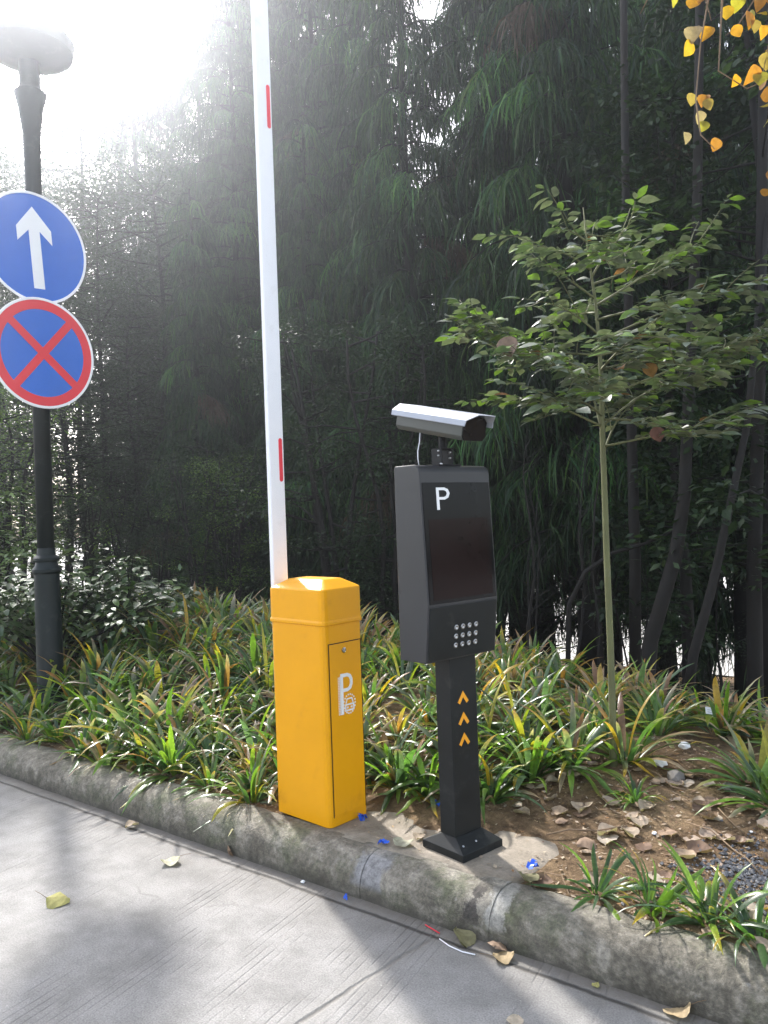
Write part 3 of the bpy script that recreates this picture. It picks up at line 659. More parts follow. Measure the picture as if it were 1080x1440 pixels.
# the young broadleaf tree on the right
def young_tree():
    b = on(862, 1066, .28); b.z = gw(b)-.03; b = Vector((b.x, b.y, b.z)); D = b.y
    t = empty('young_tree', b, 0, 'slender young tree with layered broad green leaves in the right of the bed', 'tree')
    O = b
    def q(x, y, dd=0): return at(x, y, D+dd)-O
    rnd = random.Random(42)
    mb = MB(); tr = [Vector((0, 0, -.02)), q(861, 1000), q(858, 900, .01), q(853, 780, .02), q(850, 690, .01), q(847, 610, 0), q(845, 520, .02), q(838, 430, .02), q(826, 350, .03), q(820, 292, .03)]
    mb.tube(tr, [.019, .0165, .0155, .0145, .0135, .0125, .010, .007, .0045, .002], 10)
    mb.build('trunk', 'bark_green', t, smooth=True)
    limbs = []
    def limb(pts, r0): limbs.append(([Vector(p) for p in pts], r0))
    # (start y on trunk, end px, end py, depth offset)
    spec = [(628, 1045, 585, -.25), (640, 905, 560, .25), (600, 700, 560, -.1), (585, 760, 575, -.45), (560, 650, 452, .05), (560, 1075, 470, .1), (540, 730, 500, .4), (520, 985, 520, -.5),
            (500, 690, 500, -.35), (500, 1060, 500, .35), (480, 1070, 395, 0), (470, 735, 420, .1), (450, 960, 440, -.4), (440, 790, 450, .5), (430, 1000, 330, .05), (420, 745, 360, .1), (400, 920, 370, .35),
            (390, 900, 300, -.05), (380, 750, 345, -.2), (360, 860, 380, -.35), (340, 790, 320, .05), (330, 860, 335, .1), (560, 820, 560, -.55), (520, 900, 470, -.6), (590, 960, 610, -.2), (540, 640, 470, .1), (610, 820, 520, .5), (600, 1000, 545, .45)]
    leaves = MB(); tw = MB()
    def trunk_at(y):
        ys = [1060, 1000, 900, 780, 690, 610, 520, 430, 350, 292]
        for k in range(len(ys)-1):
            if ys[k] >= y >= ys[k+1]: return tr[k].lerp(tr[k+1], (ys[k]-y)/(ys[k]-ys[k+1]))
        return tr[-1]
    GL = [(.15, .18, .12), (.11, .145, .085), (.17, .19, .14), (.09, .13, .07), (.16, .175, .14)]  # greyed pale greens, the sky's gloss mixed into the leaf colour
    def put_leaf(p, d, big=1.0):
        dd = (Vector((d.x, d.y, d.z*.2))+rvec(rnd)*.5); dd.z = dd.z*.45+.02; dd.normalize()
        nr = (Vector((0, 0, 1))+rvec(rnd)*.6).normalized()
        L = rnd.uniform(.045, .10)*big; col = rnd.choice(GL); 
        if rnd.random() < .16: col = (.16, .26, .04)
        if rnd.random() < .01: col = (.30, .14, .06)
        blade(leaves, p+dd*.012, dd, nr, L, L*rnd.uniform(.42, .58), col, rnd.uniform(.05, .3), rnd.uniform(.1, .35))
    def twig(p0, p1, r0, depth):
        n = 7; sag = (p1-p0).length*.05; pts = []
        side = rvec(rnd)*(p1-p0).length*.06
        for k in range(n+1):
            u = k/n; pts.append(p0.lerp(p1, u)+side*math.sin(u*3.14)+Vector((0, 0, sag*math.sin(u*3.14)*(1 if depth == 0 else .4))))
        tw.tube(pts, [lerp(r0, .0012, k/n) for k in range(n+1)], 5)
        L = (p1-p0).length; d = (p1-p0).normalized(); cnt = int(L/(.021 if depth else .045))
        for k in range(cnt):
            u = .12+.88*(k+rnd.random())/cnt
            if depth == 0 and u < .35: continue
            i = min(n-1, int(u*n)); pp = pts[i].lerp(pts[i+1], u*n-i)
            sd = d.cross(Vector((0, 0, 1))).normalized()*(1 if k % 2 else -1)
            put_leaf(pp, d*.5+sd, 1.0)
        put_leaf(p1, d); put_leaf(p1, d+Vector((0, 0, .4)), .8)
        if depth == 0:
            m = max(3, int(L/.080))
            for k in range(m):
                u = .28+.68*k/m; i = min(n-1, int(u*n)); pp = pts[i].lerp(pts[i+1], u*n-i)
                sd = d.cross(Vector((0, 0, 1))).normalized()*(1 if k % 2 else -1)
                e = (d*rnd.uniform(.5, 1.0)+sd*rnd.uniform(.5, 1)+Vector((0, 0, rnd.uniform(-.45, .75)))).normalized()
                twig(pp, pp+e*rnd.uniform(.10, .28), .003, 1)
    for ys, ex, ey, dd in spec: twig(trunk_at(ys), q(ex, ey, dd), .0065, 0)
    tw.build('branches', 'bark_green', t, smooth=True, fix=False)
    leaves.build('foliage', 'broad_leaf', t, smooth=True, fix=False)
    # three dead leaves caught in the crown
    for x, y, c, L in ((710, 490, (.26, .18, .14), .10), (910, 522, (.30, .16, .05), .07), (920, 612, (.17, .08, .06), .07)):
        mb = MB(); p = q(x, y, -.25); blade(mb, p+Vector((0, 0, L*.5)), Vector((.25, 0, -1)).normalized(), Vector((-.2, -1, .1)).normalized(), L, L*.9, c, -.5, .8, True); mb.build('dead_leaf', 'dry_leaf', t, smooth=True, fix=False)
young_tree()

# broad leaved shrub behind the lamp post
def shrub(name, p, Rx, Ry, H, label, seed, nst=18, nl=1500, Lm=.085, group=None, cols=None, px2=None):
    rnd = random.Random(seed); t = empty(name, p, 0, label, 'shrub', group); st = MB(); lv = MB()
    cols = cols or [(.06, .11, .035), (.085, .14, .05), (.045, .085, .03), (.12, .19, .05), (.10, .12, .06)]
    tips = []
    for k in range(nst):
        a = rnd.uniform(0, 6.283); r = math.sqrt(rnd.random()); tip = Vector((Rx*r*math.cos(a), Ry*r*math.sin(a), H*(1-.45*r*r)*rnd.uniform(.75, 1.05)))
        pts = [Vector((tip.x*.1*u, tip.y*.1*u, 0)).lerp(tip, u**1.0)+Vector((0, 0, .12*H*math.sin(u*3.14))) for u in (0, .25, .5, .75, 1)]
        st.tube(pts, [.012, .010, .008, .005, .002], 5); tips.append(pts)
    per = nl//nst
    for pts in tips:
        sprays = [(rvec(rnd)) for _ in range(7)]
        for _ in range(per):
            u = rnd.uniform(.35, 1)*4; i = min(3, int(u)); p_ = pts[i].lerp(pts[i+1], u-i)
            sp = rnd.choice(sprays); sp = Vector((sp.x, sp.y, sp.z*.35)).normalized(); p_ = p_+sp*rnd.uniform(0, .30)*min(1, H)
            dd = (sp+rvec(rnd)*.6); dd.z = dd.z*.4-.1; dd.normalize()
            if p_.z < .02: continue
            L = Lm*rnd.uniform(.6, 1.25); blade(lv, p_, dd, (Vector((0, 0, 1))+rvec(rnd)*.45).normalized(), L, L*.5, rnd.choice(cols), .2, .2)
    st.build('stems', 'bark_dark', t, smooth=True, fix=False); lv.build('foliage', 'broad_leaf', t, smooth=True, fix=False); return t
p = at(70, 830, 6.3); p.z = gw(p)-.02; shrub('broadleaf_shrub', p, .95, .7, 1.05, 'bushy broadleaf shrub behind the foot of the lamp post', 11, 26, 2600)
p = at(175, 830, 6.6); p.z = gw(p)-.02; shrub('broadleaf_shrub', p, .55, .5, .85, 'low spreading shrub with pale leaves just right of the lamp post', 12, 14, 900)
p = at(-60, 800, 7.4); p.z = gw(p)-.02; shrub('broadleaf_shrub', p, 1.0, .9, 1.9, 'tall bright green shrub at the left edge behind the lamp post', 13, 24, 2400, .07, None, [(.12, .20, .04), (.09, .16, .04), (.16, .25, .05)])  # these lighter greens carry sunlight in the leaf colour

# ------------------------------------------------------------------ trees of the wood
def conifer_meshes(seed, H, low, spread, dens, dead=.04):
    rnd = random.Random(seed); wood, fol = MB(), MB()
    lean = Vector((rnd.uniform(-.03, .03), rnd.uniform(-.03, .03), 1))
    wood.tube([lean*(H*k/8)+Vector((.05*math.sin(k+seed), .05*math.cos(k*1.3), -.1 if k == 0 else 0)) for k in range(9)], [lerp(.13, .02, (k/8)**.9) for k in range(9)], 9)
    nl = int(15*(H-low))
    C0 = [(.019, .046, .013), (.013, .034, .012), (.030, .068, .017), (.016, .038, .017), (.038, .080, .018)]
    for i in range(nl):
        z = low+(H-low)*(i/nl)**1.15; f = (z-low)/(H-low); a = i*2.399+rnd.uniform(-.4, .4)
        Lb = spread*(1-f*.75)*rnd.uniform(.55, 1.1); up_ = rnd.uniform(.05, .45)
        pts = []; p = lean*z; el = up_
        for k in range(6):
            pts.append(p); p = p+Vector((math.cos(a)*math.cos(el), math.sin(a)*math.cos(el), math.sin(el)))*(Lb/5); el -= .26
        wood.tube(pts, [.022*(1-f*.6), .017, .012, .008, .005, .002], 4, cap=False)
        tone = rnd.uniform(.50, 1.25)*rnd.choice((1, 1, 2.1)); isdead = rnd.random() < dead
        cnt = int(Lb*dens)
        for j in range(cnt):
            u = (.22+.78*rnd.random())*5; k = min(4, int(u)); q = pts[k].lerp(pts[k+1], u-k)
            sd = Vector((-math.sin(a), math.cos(a), 0))*rnd.gauss(0, .20)*Lb*.6; q = q+sd+Vector((0, 0, -abs(sd.length)*.35))
            c = rnd.choice(C0); c = tuple(x*tone*rnd.uniform(.8, 1.2) for x in c)
            if isdead: c = (.075, .05, .03)
            L = rnd.uniform(.20, .60); n = 3; hd = rvec(rnd); hd.z = 0; wd = rnd.uniform(.004, .012); wdir = rvec(rnd); wdir.z *= .2; wdir.normalize()
            vs = []; r = q
            out = Vector((math.cos(a), math.sin(a), 0))*.2+hd*.3
            for m in range(n+1):
                tt = m/n; ww = wd*(.5, 1, .8, .12)[m]; vs += [r-wdir*ww, r+wdir*ww]
                r = r+(Vector((0, 0, -1))*(.35+tt)+out*(1-tt)*.9+hd*.1).normalized()*(L/n)
            fol.add(vs, [(2*m, 2*m+1, 2*m+3, 2*m+2) for m in range(n)], [c]*8)
            # side sprigs make the hanging tassel feathery
            for m in (0, 1, 2):
                e = (vs[2*m]+vs[2*m+1])/2; o2 = (rvec(rnd)*.5+Vector((0, 0, -.9))).normalized()*rnd.uniform(.06, .14)
                fol.add([e, e+o2*.5+wdir*.004, e+o2, e+o2*.5-wdir*.004], [(0, 1, 2, 3)], [c]*4)
    return wood.mesh('trunk', 'bark_dark', True), fol.mesh('foliage', 'conifer_needle')
def leafy_meshes(seed, H, low, spread, nclu, per, size, cols, multi=1):
    rnd = random.Random(seed); wood, fol = MB(), MB()
    cents = []
    for m in range(multi):
        a = rnd.uniform(0, 6.283); k0 = .0 if multi == 1 else .12
        ln = Vector((math.cos(a)*k0*1.2, math.sin(a)*k0*1.2, 1)); tk = []
        for k in range(9): tk.append(ln*(H*.92*k/8)+Vector((.06*math.sin(k*1.1+seed+m), .06*math.cos(k*.9+m), -.1 if k == 0 else 0)))
        wood.tube(tk, [lerp(.085 if multi == 1 else .03, .012, k/8) for k in range(9)], 7)
        nb = nclu//multi
        for i in range(nb):
            f = (i+.5)/nb; z = low+(H-low)*f; u = min(7.99, z/(H*.92)*8); k = int(u); base = tk[k].lerp(tk[min(8, k+1)], u-k)
            a = rnd.uniform(0, 6.283); rr = spread*math.sqrt(rnd.random())*(math.sin(min(1, .25+f*.75)*3.0)*.6+.45)
            tip = base+Vector((rr*math.cos(a), rr*math.sin(a), rr*rnd.uniform(-.1, .5)))
            wood.tube([base, base.lerp(tip, .5)+rvec(rnd)*.08*rr, tip], [.014, .009, .003], 4, cap=False)
            cents.append(tip)
            if rnd.random() < .5: cents.append(base.lerp(tip, .6)+rvec(rnd)*.2)
    for cpt in cents:
        tone = rnd.uniform(.75, 1.3); rad = rnd.uniform(.22, .45)*(spread/1.3)
        for _ in range(per):
            v = rvec(rnd)*rad*rnd.random()**.5; v.z *= .6; p = cpt+v
            d = (v.normalized()+rvec(rnd)*.8); d.z = d.z*.5-.2; d.normalize(); nr = (Vector((0, 0, 1))+rvec(rnd)*.7).normalized(); sd = d.cross(nr).normalized()
            L = size*rnd.uniform(.6, 1.3); c = rnd.choice(cols); c = tuple(x*tone for x in c)
            fol.add([p, p+d*L*.5+sd*L*.26+nr*L*.05, p+d*L, p+d*L*.5-sd*L*.26+nr*L*.05], [(0, 1, 2, 3)], [c]*4)
    return wood.mesh('trunk', 'bark_dark', True), fol.mesh('foliage', 'dark_leaf')
DG = [(.022, .043, .015), (.017, .034, .013), (.034, .060, .02), (.026, .047, .022)]
SUNLIT_G = [(.10, .17, .035), (.14, .22, .04), (.08, .14, .03)]  # undergrowth greens brightened, sunshine put into the leaf colour
con = [conifer_meshes(1, 10.5, 1.9, 1.55, 120, .01), conifer_meshes(2, 11.5, 2.5, 1.7, 110, .02), conifer_meshes(3, 9.5, 1.5, 1.5, 120, .01), conifer_meshes(12, 22, 3, 2.5, 85, .01)]
lea = [leafy_meshes(4, 8.5, 1.6, 1.5, 120, 115, .055, DG), leafy_meshes(5, 7.0, 1.2, 1.3, 110, 115, .05, DG), leafy_meshes(6, 8.0, 1.2, 1.4, 85, 70, .10, DG)]
und = [leafy_meshes(7, 3.4, .3, .8, 60, 85, .042, DG, 5), leafy_meshes(8, 2.8, .2, .8, 55, 85, .042, DG, 6), leafy_meshes(9, 3.0, .25, .9, 60, 85, .045, SUNLIT_G, 6)]
def tree(name, meshes, p, rz, scale, label, cat='tree', group=None, tilt=(0, 0)):
    p = Vector((p.x, p.y, gw(p)-.05)); t = empty(name, p, rz, label, cat, group); t.scale = (scale,)*3; t.rotation_euler = (tilt[0], tilt[1], rz)
    link('trunk', meshes[0], t); link('crown', meshes[1], t); return t
CL = 'dark weeping conifer standing in the wood behind the planted bed'; CGp = 'weeping conifers behind the bed'
def gp(x, D): return Vector((unroll(x, 720)[0]/FPX*D, D, 0))
special = {0: 'weeping conifer whose foliage hangs just left of the white boom', 3: 'weeping conifer with hanging foliage directly behind the kiosk camera'}
rows = [  # (px, depth, mesh, scale)
    (285, 12.0, 2, .72), (440, 11.6, 2, .85), (520, 11.8, 0, 1.2), (606, 10.4, 2, 1.1), (725, 10.6, 1, 1.2), (832, 9.2, 0, 1.2), (935, 10.8, 2, 1.2), (1035, 9.4, 1, 1.2),
    (362, 17, 2, 1.1), (480, 15, 0, 1.3), (575, 14.2, 2, .95), (760, 14, 0, 1.35), (860, 14.6, 2, 1.4), (985, 14, 0, 1.35), (1110, 13.5, 1, 1.35),
    (340, 13.6, 3, .66), (385, 14.5, 3, .75), (250, 22, 3, .80), (305, 19, 3, .85), (352, 17, 3, .85), (395, 19, 3, .95), (440, 17, 3, .9), (490, 19, 3, 1.0), (225, 23, 1, 1.5),
    (530, 18.5, 2, 1.5), (655, 18.6, 2, 1.0), (740, 16.5, 1, 1.45), (845, 16.5, 1, 1.45), (925, 16, 1, 1.5), (1050, 15, 1, 1.5)]
rnd = random.Random(21)
for k, (x, D, m, s) in enumerate(rows):
    tree('weeping_conifer', con[m], gp(x, D), rnd.uniform(0, 6.28), s, special.get(k, CL), 'tree', CGp, (rnd.uniform(-.02, .02), rnd.uniform(-.02, .02)))
LL = 'dark small leaved tree standing in the wood behind the bed'; LG = 'broadleaf trees behind the bed'
for k, (x, D, m, s, lab) in enumerate([(150, 13.0, 0, .90, 'small leaved tree full of bright gaps behind the round signs'), (235, 14, 1, 1.25, LL), (60, 14, 1, .98, LL), (-40, 12, 0, .85, LL), (-120, 15, 1, 1.2, LL),
        (1085, 6.6, 2, .98, 'large leaved dark tree at the right edge behind the young tree'), (955, 7.4, 2, .80, LL), (1150, 10, 2, 1.1, LL), (330, 16.5, 0, 1.3, LL), (120, 17, 0, 1.15, LL), (200, 17.5, 1, 1.35, LL), (375, 18, 1, 1.6, LL), (10, 17, 0, 1.05, LL), (95, 11.5, 1, .80, LL), (190, 12.8, 1, .80, LL), (-10, 10.5, 1, .8, LL), (30, 22, 0, 1.25, LL), (165, 20, 2, 1.2, LL), (300, 20, 2, 1.3, LL), (50, 22, 1, 1.95, LL), (130, 23, 0, 2.05, LL), (185, 24, 1, 2.6, LL), (5, 23, 0, 1.8, LL)]):
    tree('broadleaf_tree', lea[m], gp(x, D), rnd.uniform(0, 6.28), s, lab, 'tree', LG)
UL = 'dark twiggy undergrowth shrub between the tree trunks'; UG = 'undergrowth shrubs among the trunks'
us = [(x+rnd.uniform(-15, 15), rnd.uniform(8.5, 12.5), rnd.choice((0, 1)), rnd.uniform(.85, 1.25)*(.62 if x < 290 else 1)) for x in range(120, 760, 52)]+\
     [(700, 10, 1, .8), (875, 10.5, 0, .75), (985, 11.5, 1, .75), (930, 9.5, 1, .55), (-60, 8.6, 2, .9), (12, 8.4, 2, .95), (322, 9.8, 2, .72), (310, 12.5, 2, 1.1), (240, 13, 2, 1.0), (1075, 9, 0, .7), (350, 13.5, 2, 1.1)]
for x, D, m, s in us:
    tree('undergrowth_shrub', und[m], gp(x, D), rnd.uniform(0, 6.28), s, 'shrub coloured sunlit green deep in the wood on the left' if m == 2 else UL, 'shrub', 'shrubs coloured sunlit green deep in the wood' if m == 2 else UG)
# bare leaning trunks on the right, and the bent sapling
def bare(pts, r, label, name='tree_trunk'):
    b = Vector(pts[0]); b.z = gw(b)-.1; t = empty(name, b, 0, label, 'tree'); mb = MB(); P_ = [Vector((0, 0, 0))]+[Vector(p)-b for p in pts]
    mb.tube(P_, [r*1.25]+[lerp(r, r*.55, k/(len(pts)-1)) for k in range(len(pts))], 10); mb.build('trunk', 'bark_dark', t, smooth=True)
    return t, b
bare([at(905, 1000, 6.2), at(915, 900, 6.2), at(950, 780, 6.2), at(962, 700, 6.3), at(968, 560, 6.4), at(980, 300, 6.6), at(985, -100, 6.8)], .062, 'thick dark trunk leaning right, just right of the young tree stem')
bare([at(960, 1020, 5.9), at(975, 920, 5.9), at(1000, 830, 5.9), at(1020, 740, 6.0), at(1050, 600, 6.1), at(1080, 300, 6.4)], .040, 'thinner dark trunk leaning right near the right edge')
bare([at(893, 1010, 7.0), at(893, 800, 7.0), at(888, 600, 7.0), at(880, 300, 7.1), at(876, -50, 7.2)], .055, 'straight dark trunk right behind the young tree stem')
bare([at(1062, 1020, 6.4), at(1060, 800, 6.4), at(1068, 500, 6.4), at(1075, 0, 6.5)], .065, 'thick upright dark trunk at the right edge')
bare([at(798, 960, 6.6), at(800, 850, 6.6), at(822, 805, 6.6), at(860, 778, 6.6), at(905, 765, 6.6), at(950, 745, 6.7)], .022, 'thin bent sapling arching right behind the young tree', 'bent_sapling')
# twiggy tangle of climbers low between trunks on the right: individual saplings
rnd = random.Random(77)
for k in range(16):
    x = rnd.uniform(690, 1075); D = rnd.uniform(6.5, 9); p0 = gp(x, D); p0.z = gw(p0)
    h = rnd.uniform(1.8, 3.2); t = empty('bare_sapling', p0, 0, 'thin bare sapling in the gap between the dark trunks', 'sapling', 'bare saplings between the trunks at the right'); mb = MB()
    dx = rnd.uniform(-.25, .25)
    pts = [Vector((dx*u*h*.5+.04*math.sin(u*9+k), .1*math.sin(k+u*2), h*u)) for u in (0, .2, .4, .6, .8, 1)]
    mb.tube(pts, [.014, .012, .010, .008, .005, .002], 5)
    for j in range(16):
        u = rnd.uniform(.15, .95)*5; i = min(4, int(u)); q = pts[i].lerp(pts[i+1], u-i); e = q+Vector((rnd.uniform(-.35, .35), rnd.uniform(-.2, .2), rnd.uniform(.05, .35)))
        mb.tube([q, q.lerp(e, .5)+rvec(rnd)*.03, e], [.004, .003, .001], 3, cap=False)
    mb.build('stem', 'bark_dark', t, fix=False)
# beyond the pale ground
def far_wood():
    mb = MB(); rnd = random.Random(9)
    for k in range(5200):
        x = rnd.uniform(-150, 150); s = rnd.uniform(92, 100); h = 5+3*math.sin(x*.11)+2*math.sin(x*.37+1); z = LOW+rnd.random()**.7*h; p = Vector((x, s, z)); r = rnd.uniform(.5, 1.4)
        a, b = rvec(rnd)*r, rvec(rnd)*r; c = rnd.choice([(.05, .08, .03), (.07, .10, .04), (.09, .13, .05)]); mb.add([p-a, p-b, p+a, p+b], [(0, 1, 2, 3)], [c]*4)
    o = mb.build('far_wood', 'dark_leaf', fix=False); o.location = KO; o.rotation_euler = (0, 0, KA); tag(o, 'low far wood on the far side of the pale open ground', 'wood', kind='stuff')
far_wood()

# ------------------------------------------------------------------ tree outside the frame whose yellow twigs hang in at the top right
def yellow_tree():
    b = Vector((2.75, 4.1, 0)); b.z = gw(b)-.05; t = empty('yellow_leaved_tree', b, 0, 'autumn tree whose twigs of yellow leaves hang in at the top right', 'tree'); D = 3.1
    mb = MB(); top = Vector((0, 0, 5.2)); tk = [Vector((0, 0, 0)), Vector((.05, -.02, 1.6)), Vector((0, .03, 3.2)), top]
    mb.tube(tk, [.09, .075, .06, .03], 12); mb.build('trunk', 'bark_dark', t, smooth=True)
    q = lambda x, y, d=0: at(x, y, D+d)-b
    br = MB(); rnd = random.Random(5); lv = MB()
    main = [Vector((0, .02, 2.9)), q(1180, -160, .4), q(1080, -120, .1), q(960, -60)]
    br.tube(main, [.028, .02, .012, .006], 8)
    tws = [[q(960, -60), q(915, -10, .02), q(900, 20)], [q(1010, -80), q(985, 60), q(978, 140), q(985, 190), q(1005, 210)], [q(1080, -120), q(1060, 0), q(1035, 40), q(1020, 50)], [q(1130, -140), q(1085, 40, .05), q(1070, 115)], [q(960, -60), q(992, 0, -.02), q(1000, 30)], [q(1020, -90), q(1010, 100), q(1050, 125), q(1085, 110)]]
    for tw in tws: br.tube(tw, [.006]+[.0028]*(len(tw)-2)+[.0015], 5)
    br.build('branches', 'twig', t, smooth=True, fix=False)
    Y = [(.44, .25, .02), (.50, .23, .02), (.33, .27, .04), (.36, .15, .03), (.30, .20, .06)]
    spots = [(943, 8), (978, 12), (990, 5), (1000, -5), (1032, 50), (1058, 42), (1052, 30), (1040, 5), (1068, 12), (1024, 22), (975, 58), (972, 72), (1000, 52), (993, 148), (972, 145), (990, 155), (993, 185), (1007, 208), (1070, 115), (1062, 105), (1037, 120), (1078, 88), (1060, -10), (1010, -30), (1030, -20), (1085, 30), (985, 170, 1), (963, 200, 1), (975, 52, 1), (1036, -5), (1072, 50)]
    for sp in spots:
        x, y = sp[0], sp[1]; p = q(x, y-14, rnd.uniform(-.06, .06)); c = rnd.choice(Y)
        if len(sp) > 2: c = (.28, .20, .15)
        d = Vector((rnd.uniform(-.6, .6), rnd.uniform(-.3, .3), -1)).normalized(); nr = Vector((rnd.uniform(-.7, .7), -1, rnd.uniform(-.3, .5))).normalized(); L = rnd.uniform(.045, .070)
        blade(lv, p, d, nr, L, L*.95, c, rnd.uniform(-.3, .6), rnd.uniform(.1, .7), True)
    for _ in range(500):
        p = Vector((rnd.gauss(.1, .6), rnd.gauss(.5, .5), rnd.uniform(3.4, 5.6)))
        if (p+b).x < 1.9*((p+b).y/4) or (p+b).y < 3: continue
        d = (rvec(rnd)+Vector((0, 0, -1))).normalized(); L = .075; blade(lv, p, d, rvec(rnd), L, L*.95, rnd.choice(Y), .1, .2, True)
    lv.build('foliage', 'yellow_leaf', t, smooth=True, fix=False)
yellow_tree()

# ------------------------------------------------------------------ fallen leaves, litter, stones
def dead_leaf_mesh(seed, col, L=.085):
    rnd = random.Random(seed); mb = MB(); N = 7; Mx = 5; vs, cs, fs = [], [], []
    cu, cv = rnd.uniform(-.5, .5), rnd.uniform(-.4, .5)
    for i in range(N+1):
        u = i/N; hw = .5*L*.98*(math.sin(math.pi*min(1, u**.72*.98+.01))**.75)*(1+.05*math.sin(seed+i*2.6))
        for j in range(Mx):
            v = j/(Mx-1)*2-1; z = L*(cu*(u-.5)**2*1.6+cv*v*v*.45+.05*math.sin(u*8+v*4+seed)); vs.append(Vector((L*(u-.5), hw*v, z))); k = .8+.3*((i*7+j*3+seed) % 5)/5*(1 if j != 2 else .8); cs.append(tuple(c*k for c in col))
    for i in range(N):
        for j in range(Mx-1): fs.append((i*Mx+j, (i+1)*Mx+j, (i+1)*Mx+j+1, i*Mx+j+1))
    mz = min(v.z for v in vs); vs = [v-Vector((0, 0, mz-.001)) for v in vs]
    mb.add(vs, fs, cs); c0 = vs[2]
    e = c0+Vector((-L*.55, rnd.uniform(-.3, .3)*L, rnd.uniform(.0, .10)*L))
    o = len(mb.v); mb.tube([c0, c0.lerp(e, .5)+Vector((0, 0, .002)), e], [.0011, .0009, .0008], 4, col=(.20, .13, .08))
    return mb.mesh('fallen_leaf', 'dry_leaf', True)
BR = [(.36, .27, .19), (.44, .35, .26), (.27, .18, .12), (.50, .42, .33), (.33, .23, .16), (.40, .31, .24), (.20, .13, .09)]
dl = [dead_leaf_mesh(k, BR[k % 7]) for k in range(14)]
def fallen(p, me, rz, sc_=1, label=None, group='fallen leaves scattered over the bed', tilt=(0, 0)):
    o = bpy.data.objects.new('fallen_leaf', me); C.objects.link(o); o.location = p; o.rotation_euler = (tilt[0], tilt[1], rz); o.scale = (sc_,)*3
    tag(o, label or 'dry brown leaf lying among many others on the soil of the bed', 'leaf', group); return o
rnd = random.Random(15); n = 0
while n < 298:
    if rnd.random() < .62: x, s = rnd.uniform(-1.2, 1.0), rnd.uniform(.2, 1.5)
    elif rnd.random() < .5: x, s = rnd.uniform(-2.2, -.9), rnd.uniform(.5, 1.1)
    else: x, s = rnd.uniform(-5, -1), rnd.uniform(.22, 1.9)
    if -1.62 < x < -.62 and s < .66: continue
    z = gz(x, s)+.002; n += 1
    fallen(W(x, s, z), rnd.choice(dl), rnd.uniform(0, 6.28), rnd.uniform(.55, 1.1), tilt=(rnd.uniform(-.25, .25), rnd.uniform(-.25, .25)))
OL = dead_leaf_mesh(101, (.46, .42, .16)); PL = dead_leaf_mesh(103, (.50, .48, .36)); TN = dead_leaf_mesh(105, (.45, .34, .20)); GR = dead_leaf_mesh(108, (.24, .22, .12))
g2 = 'single leaves lying on road and pad'
fallen(on(82, 1268, .006), OL, R(5), 1.05, 'olive yellow curled leaf lying alone on the road at the left', g2, (.25, .1))
fallen(on(240, 1213, .004), PL, R(200), .95, 'pale flat leaf lying on the road in front of the kerb', g2)
fallen(on(186, 1162, .004), dl[1], R(30), .75, 'small grey leaf with long stalk in the gutter at the left', g2)
fallen(on(322, 1200, .004), dl[2], R(80), .7, 'crumpled brown leaf in the gutter left of the yellow cabinet', g2, (.9, .3))
fallen(on(648, 1322, .004), GR, R(110), 1.05, 'broad grey brown leaf leaning in the gutter below the kiosk', g2, (.35, -.25))
fallen(on(700, 1335, .004), dl[4], R(60), .9, 'dull brown leaf in the gutter behind a tan one', g2, (.2, .5))
fallen(on(708, 1348, .004), TN, R(10), .85, 'tan and orange leaf lying flat on the gutter edge', g2)
fallen(on(838, 1385, .004), OL, R(40), .30, 'tiny green yellow leaf scrap on the road near the kerb', g2)
fallen(on(955, 1425, .004), TN, R(170), .95, 'brown leaf at the bottom edge of the road on the right', g2, (.2, .3))
fallen(on(725, 1437, .004), dl[3], R(70), .6, 'small brown leaf on the road at the bottom centre', g2)
fallen(on(567, 1187, PADZ+.003), PL, R(-15), .95, 'pale rounded leaf lying on the pad left of the kiosk base', g2)
fallen(on(590, 1178, PADZ+.003), dl[1], R(60), .6, 'small dry leaf touching the left corner of the kiosk base', g2)
fallen(on(739, 1238, .150), GR, R(100), 1.0, 'dark green brown leaf on the kerb top right of the kiosk base', g2, (.3, .1))
fallen(on(530, 1112, PADZ+.004), TN, R(30), 1.1, 'tan leaf on the pad behind the yellow cabinet', g2, (.1, .2))

def bit(name, p, size, m, label, cat, seed, flat=.5, n=9):
    rnd = random.Random(seed); bm = bmesh.new(); bmesh.ops.create_icosphere(bm, subdivisions=2, radius=1)
    for v in bm.verts:
        k = 1+rnd.uniform(-.22, .22); v.co = Vector((v.co.x*size*k, v.co.y*size*.8*k, max(-.3, v.co.z)*size*flat*k))
    me = bpy.data.meshes.new(name); bm.to_mesh(me); bm.free(); me.materials.append(MT[m]); o = bpy.data.objects.new(name, me); C.objects.link(o)
    o.location = p+Vector((0, 0, size*flat*.25)); o.rotation_euler = (0, 0, rnd.uniform(0, 6)); return tag(o, label, cat)
def onbed(x, y, z=.2):
    for _ in range(6): p = on(x, y, z); z = gw(p)
    return on(x, y, z)
bit('foam_scrap', onbed(920, 1172), .012, 'white_litter', 'small white foam scrap on the bare soil', 'litter', 1)
bit('foam_scrap', onbed(1056, 1170), .008, 'white_litter', 'tiny white crumb on the soil near the right edge', 'litter', 2)
bit('pebble', onbed(741, 1200), .011, 'white_litter', 'pale pebble beside the pad corner', 'pebble', 3)
bit('pebble', on(817, 1345, .003), .010, 'stone', 'small brown pebble in the gutter at lower right', 'pebble', 4)
bit('plastic_scrap', on(426, 1240, .003), .010, 'white_litter', 'small white scrap in the gutter below the cabinet', 'litter', 5)
bit('stone', onbed(950, 1095), .045, 'stone', 'mossy brown stone under the plants at the right', 'stone', 6, .7)
bit('stone', onbed(1025, 1110), .035, 'stone', 'grey stone half hidden under the right hand plants', 'stone', 7, .7)
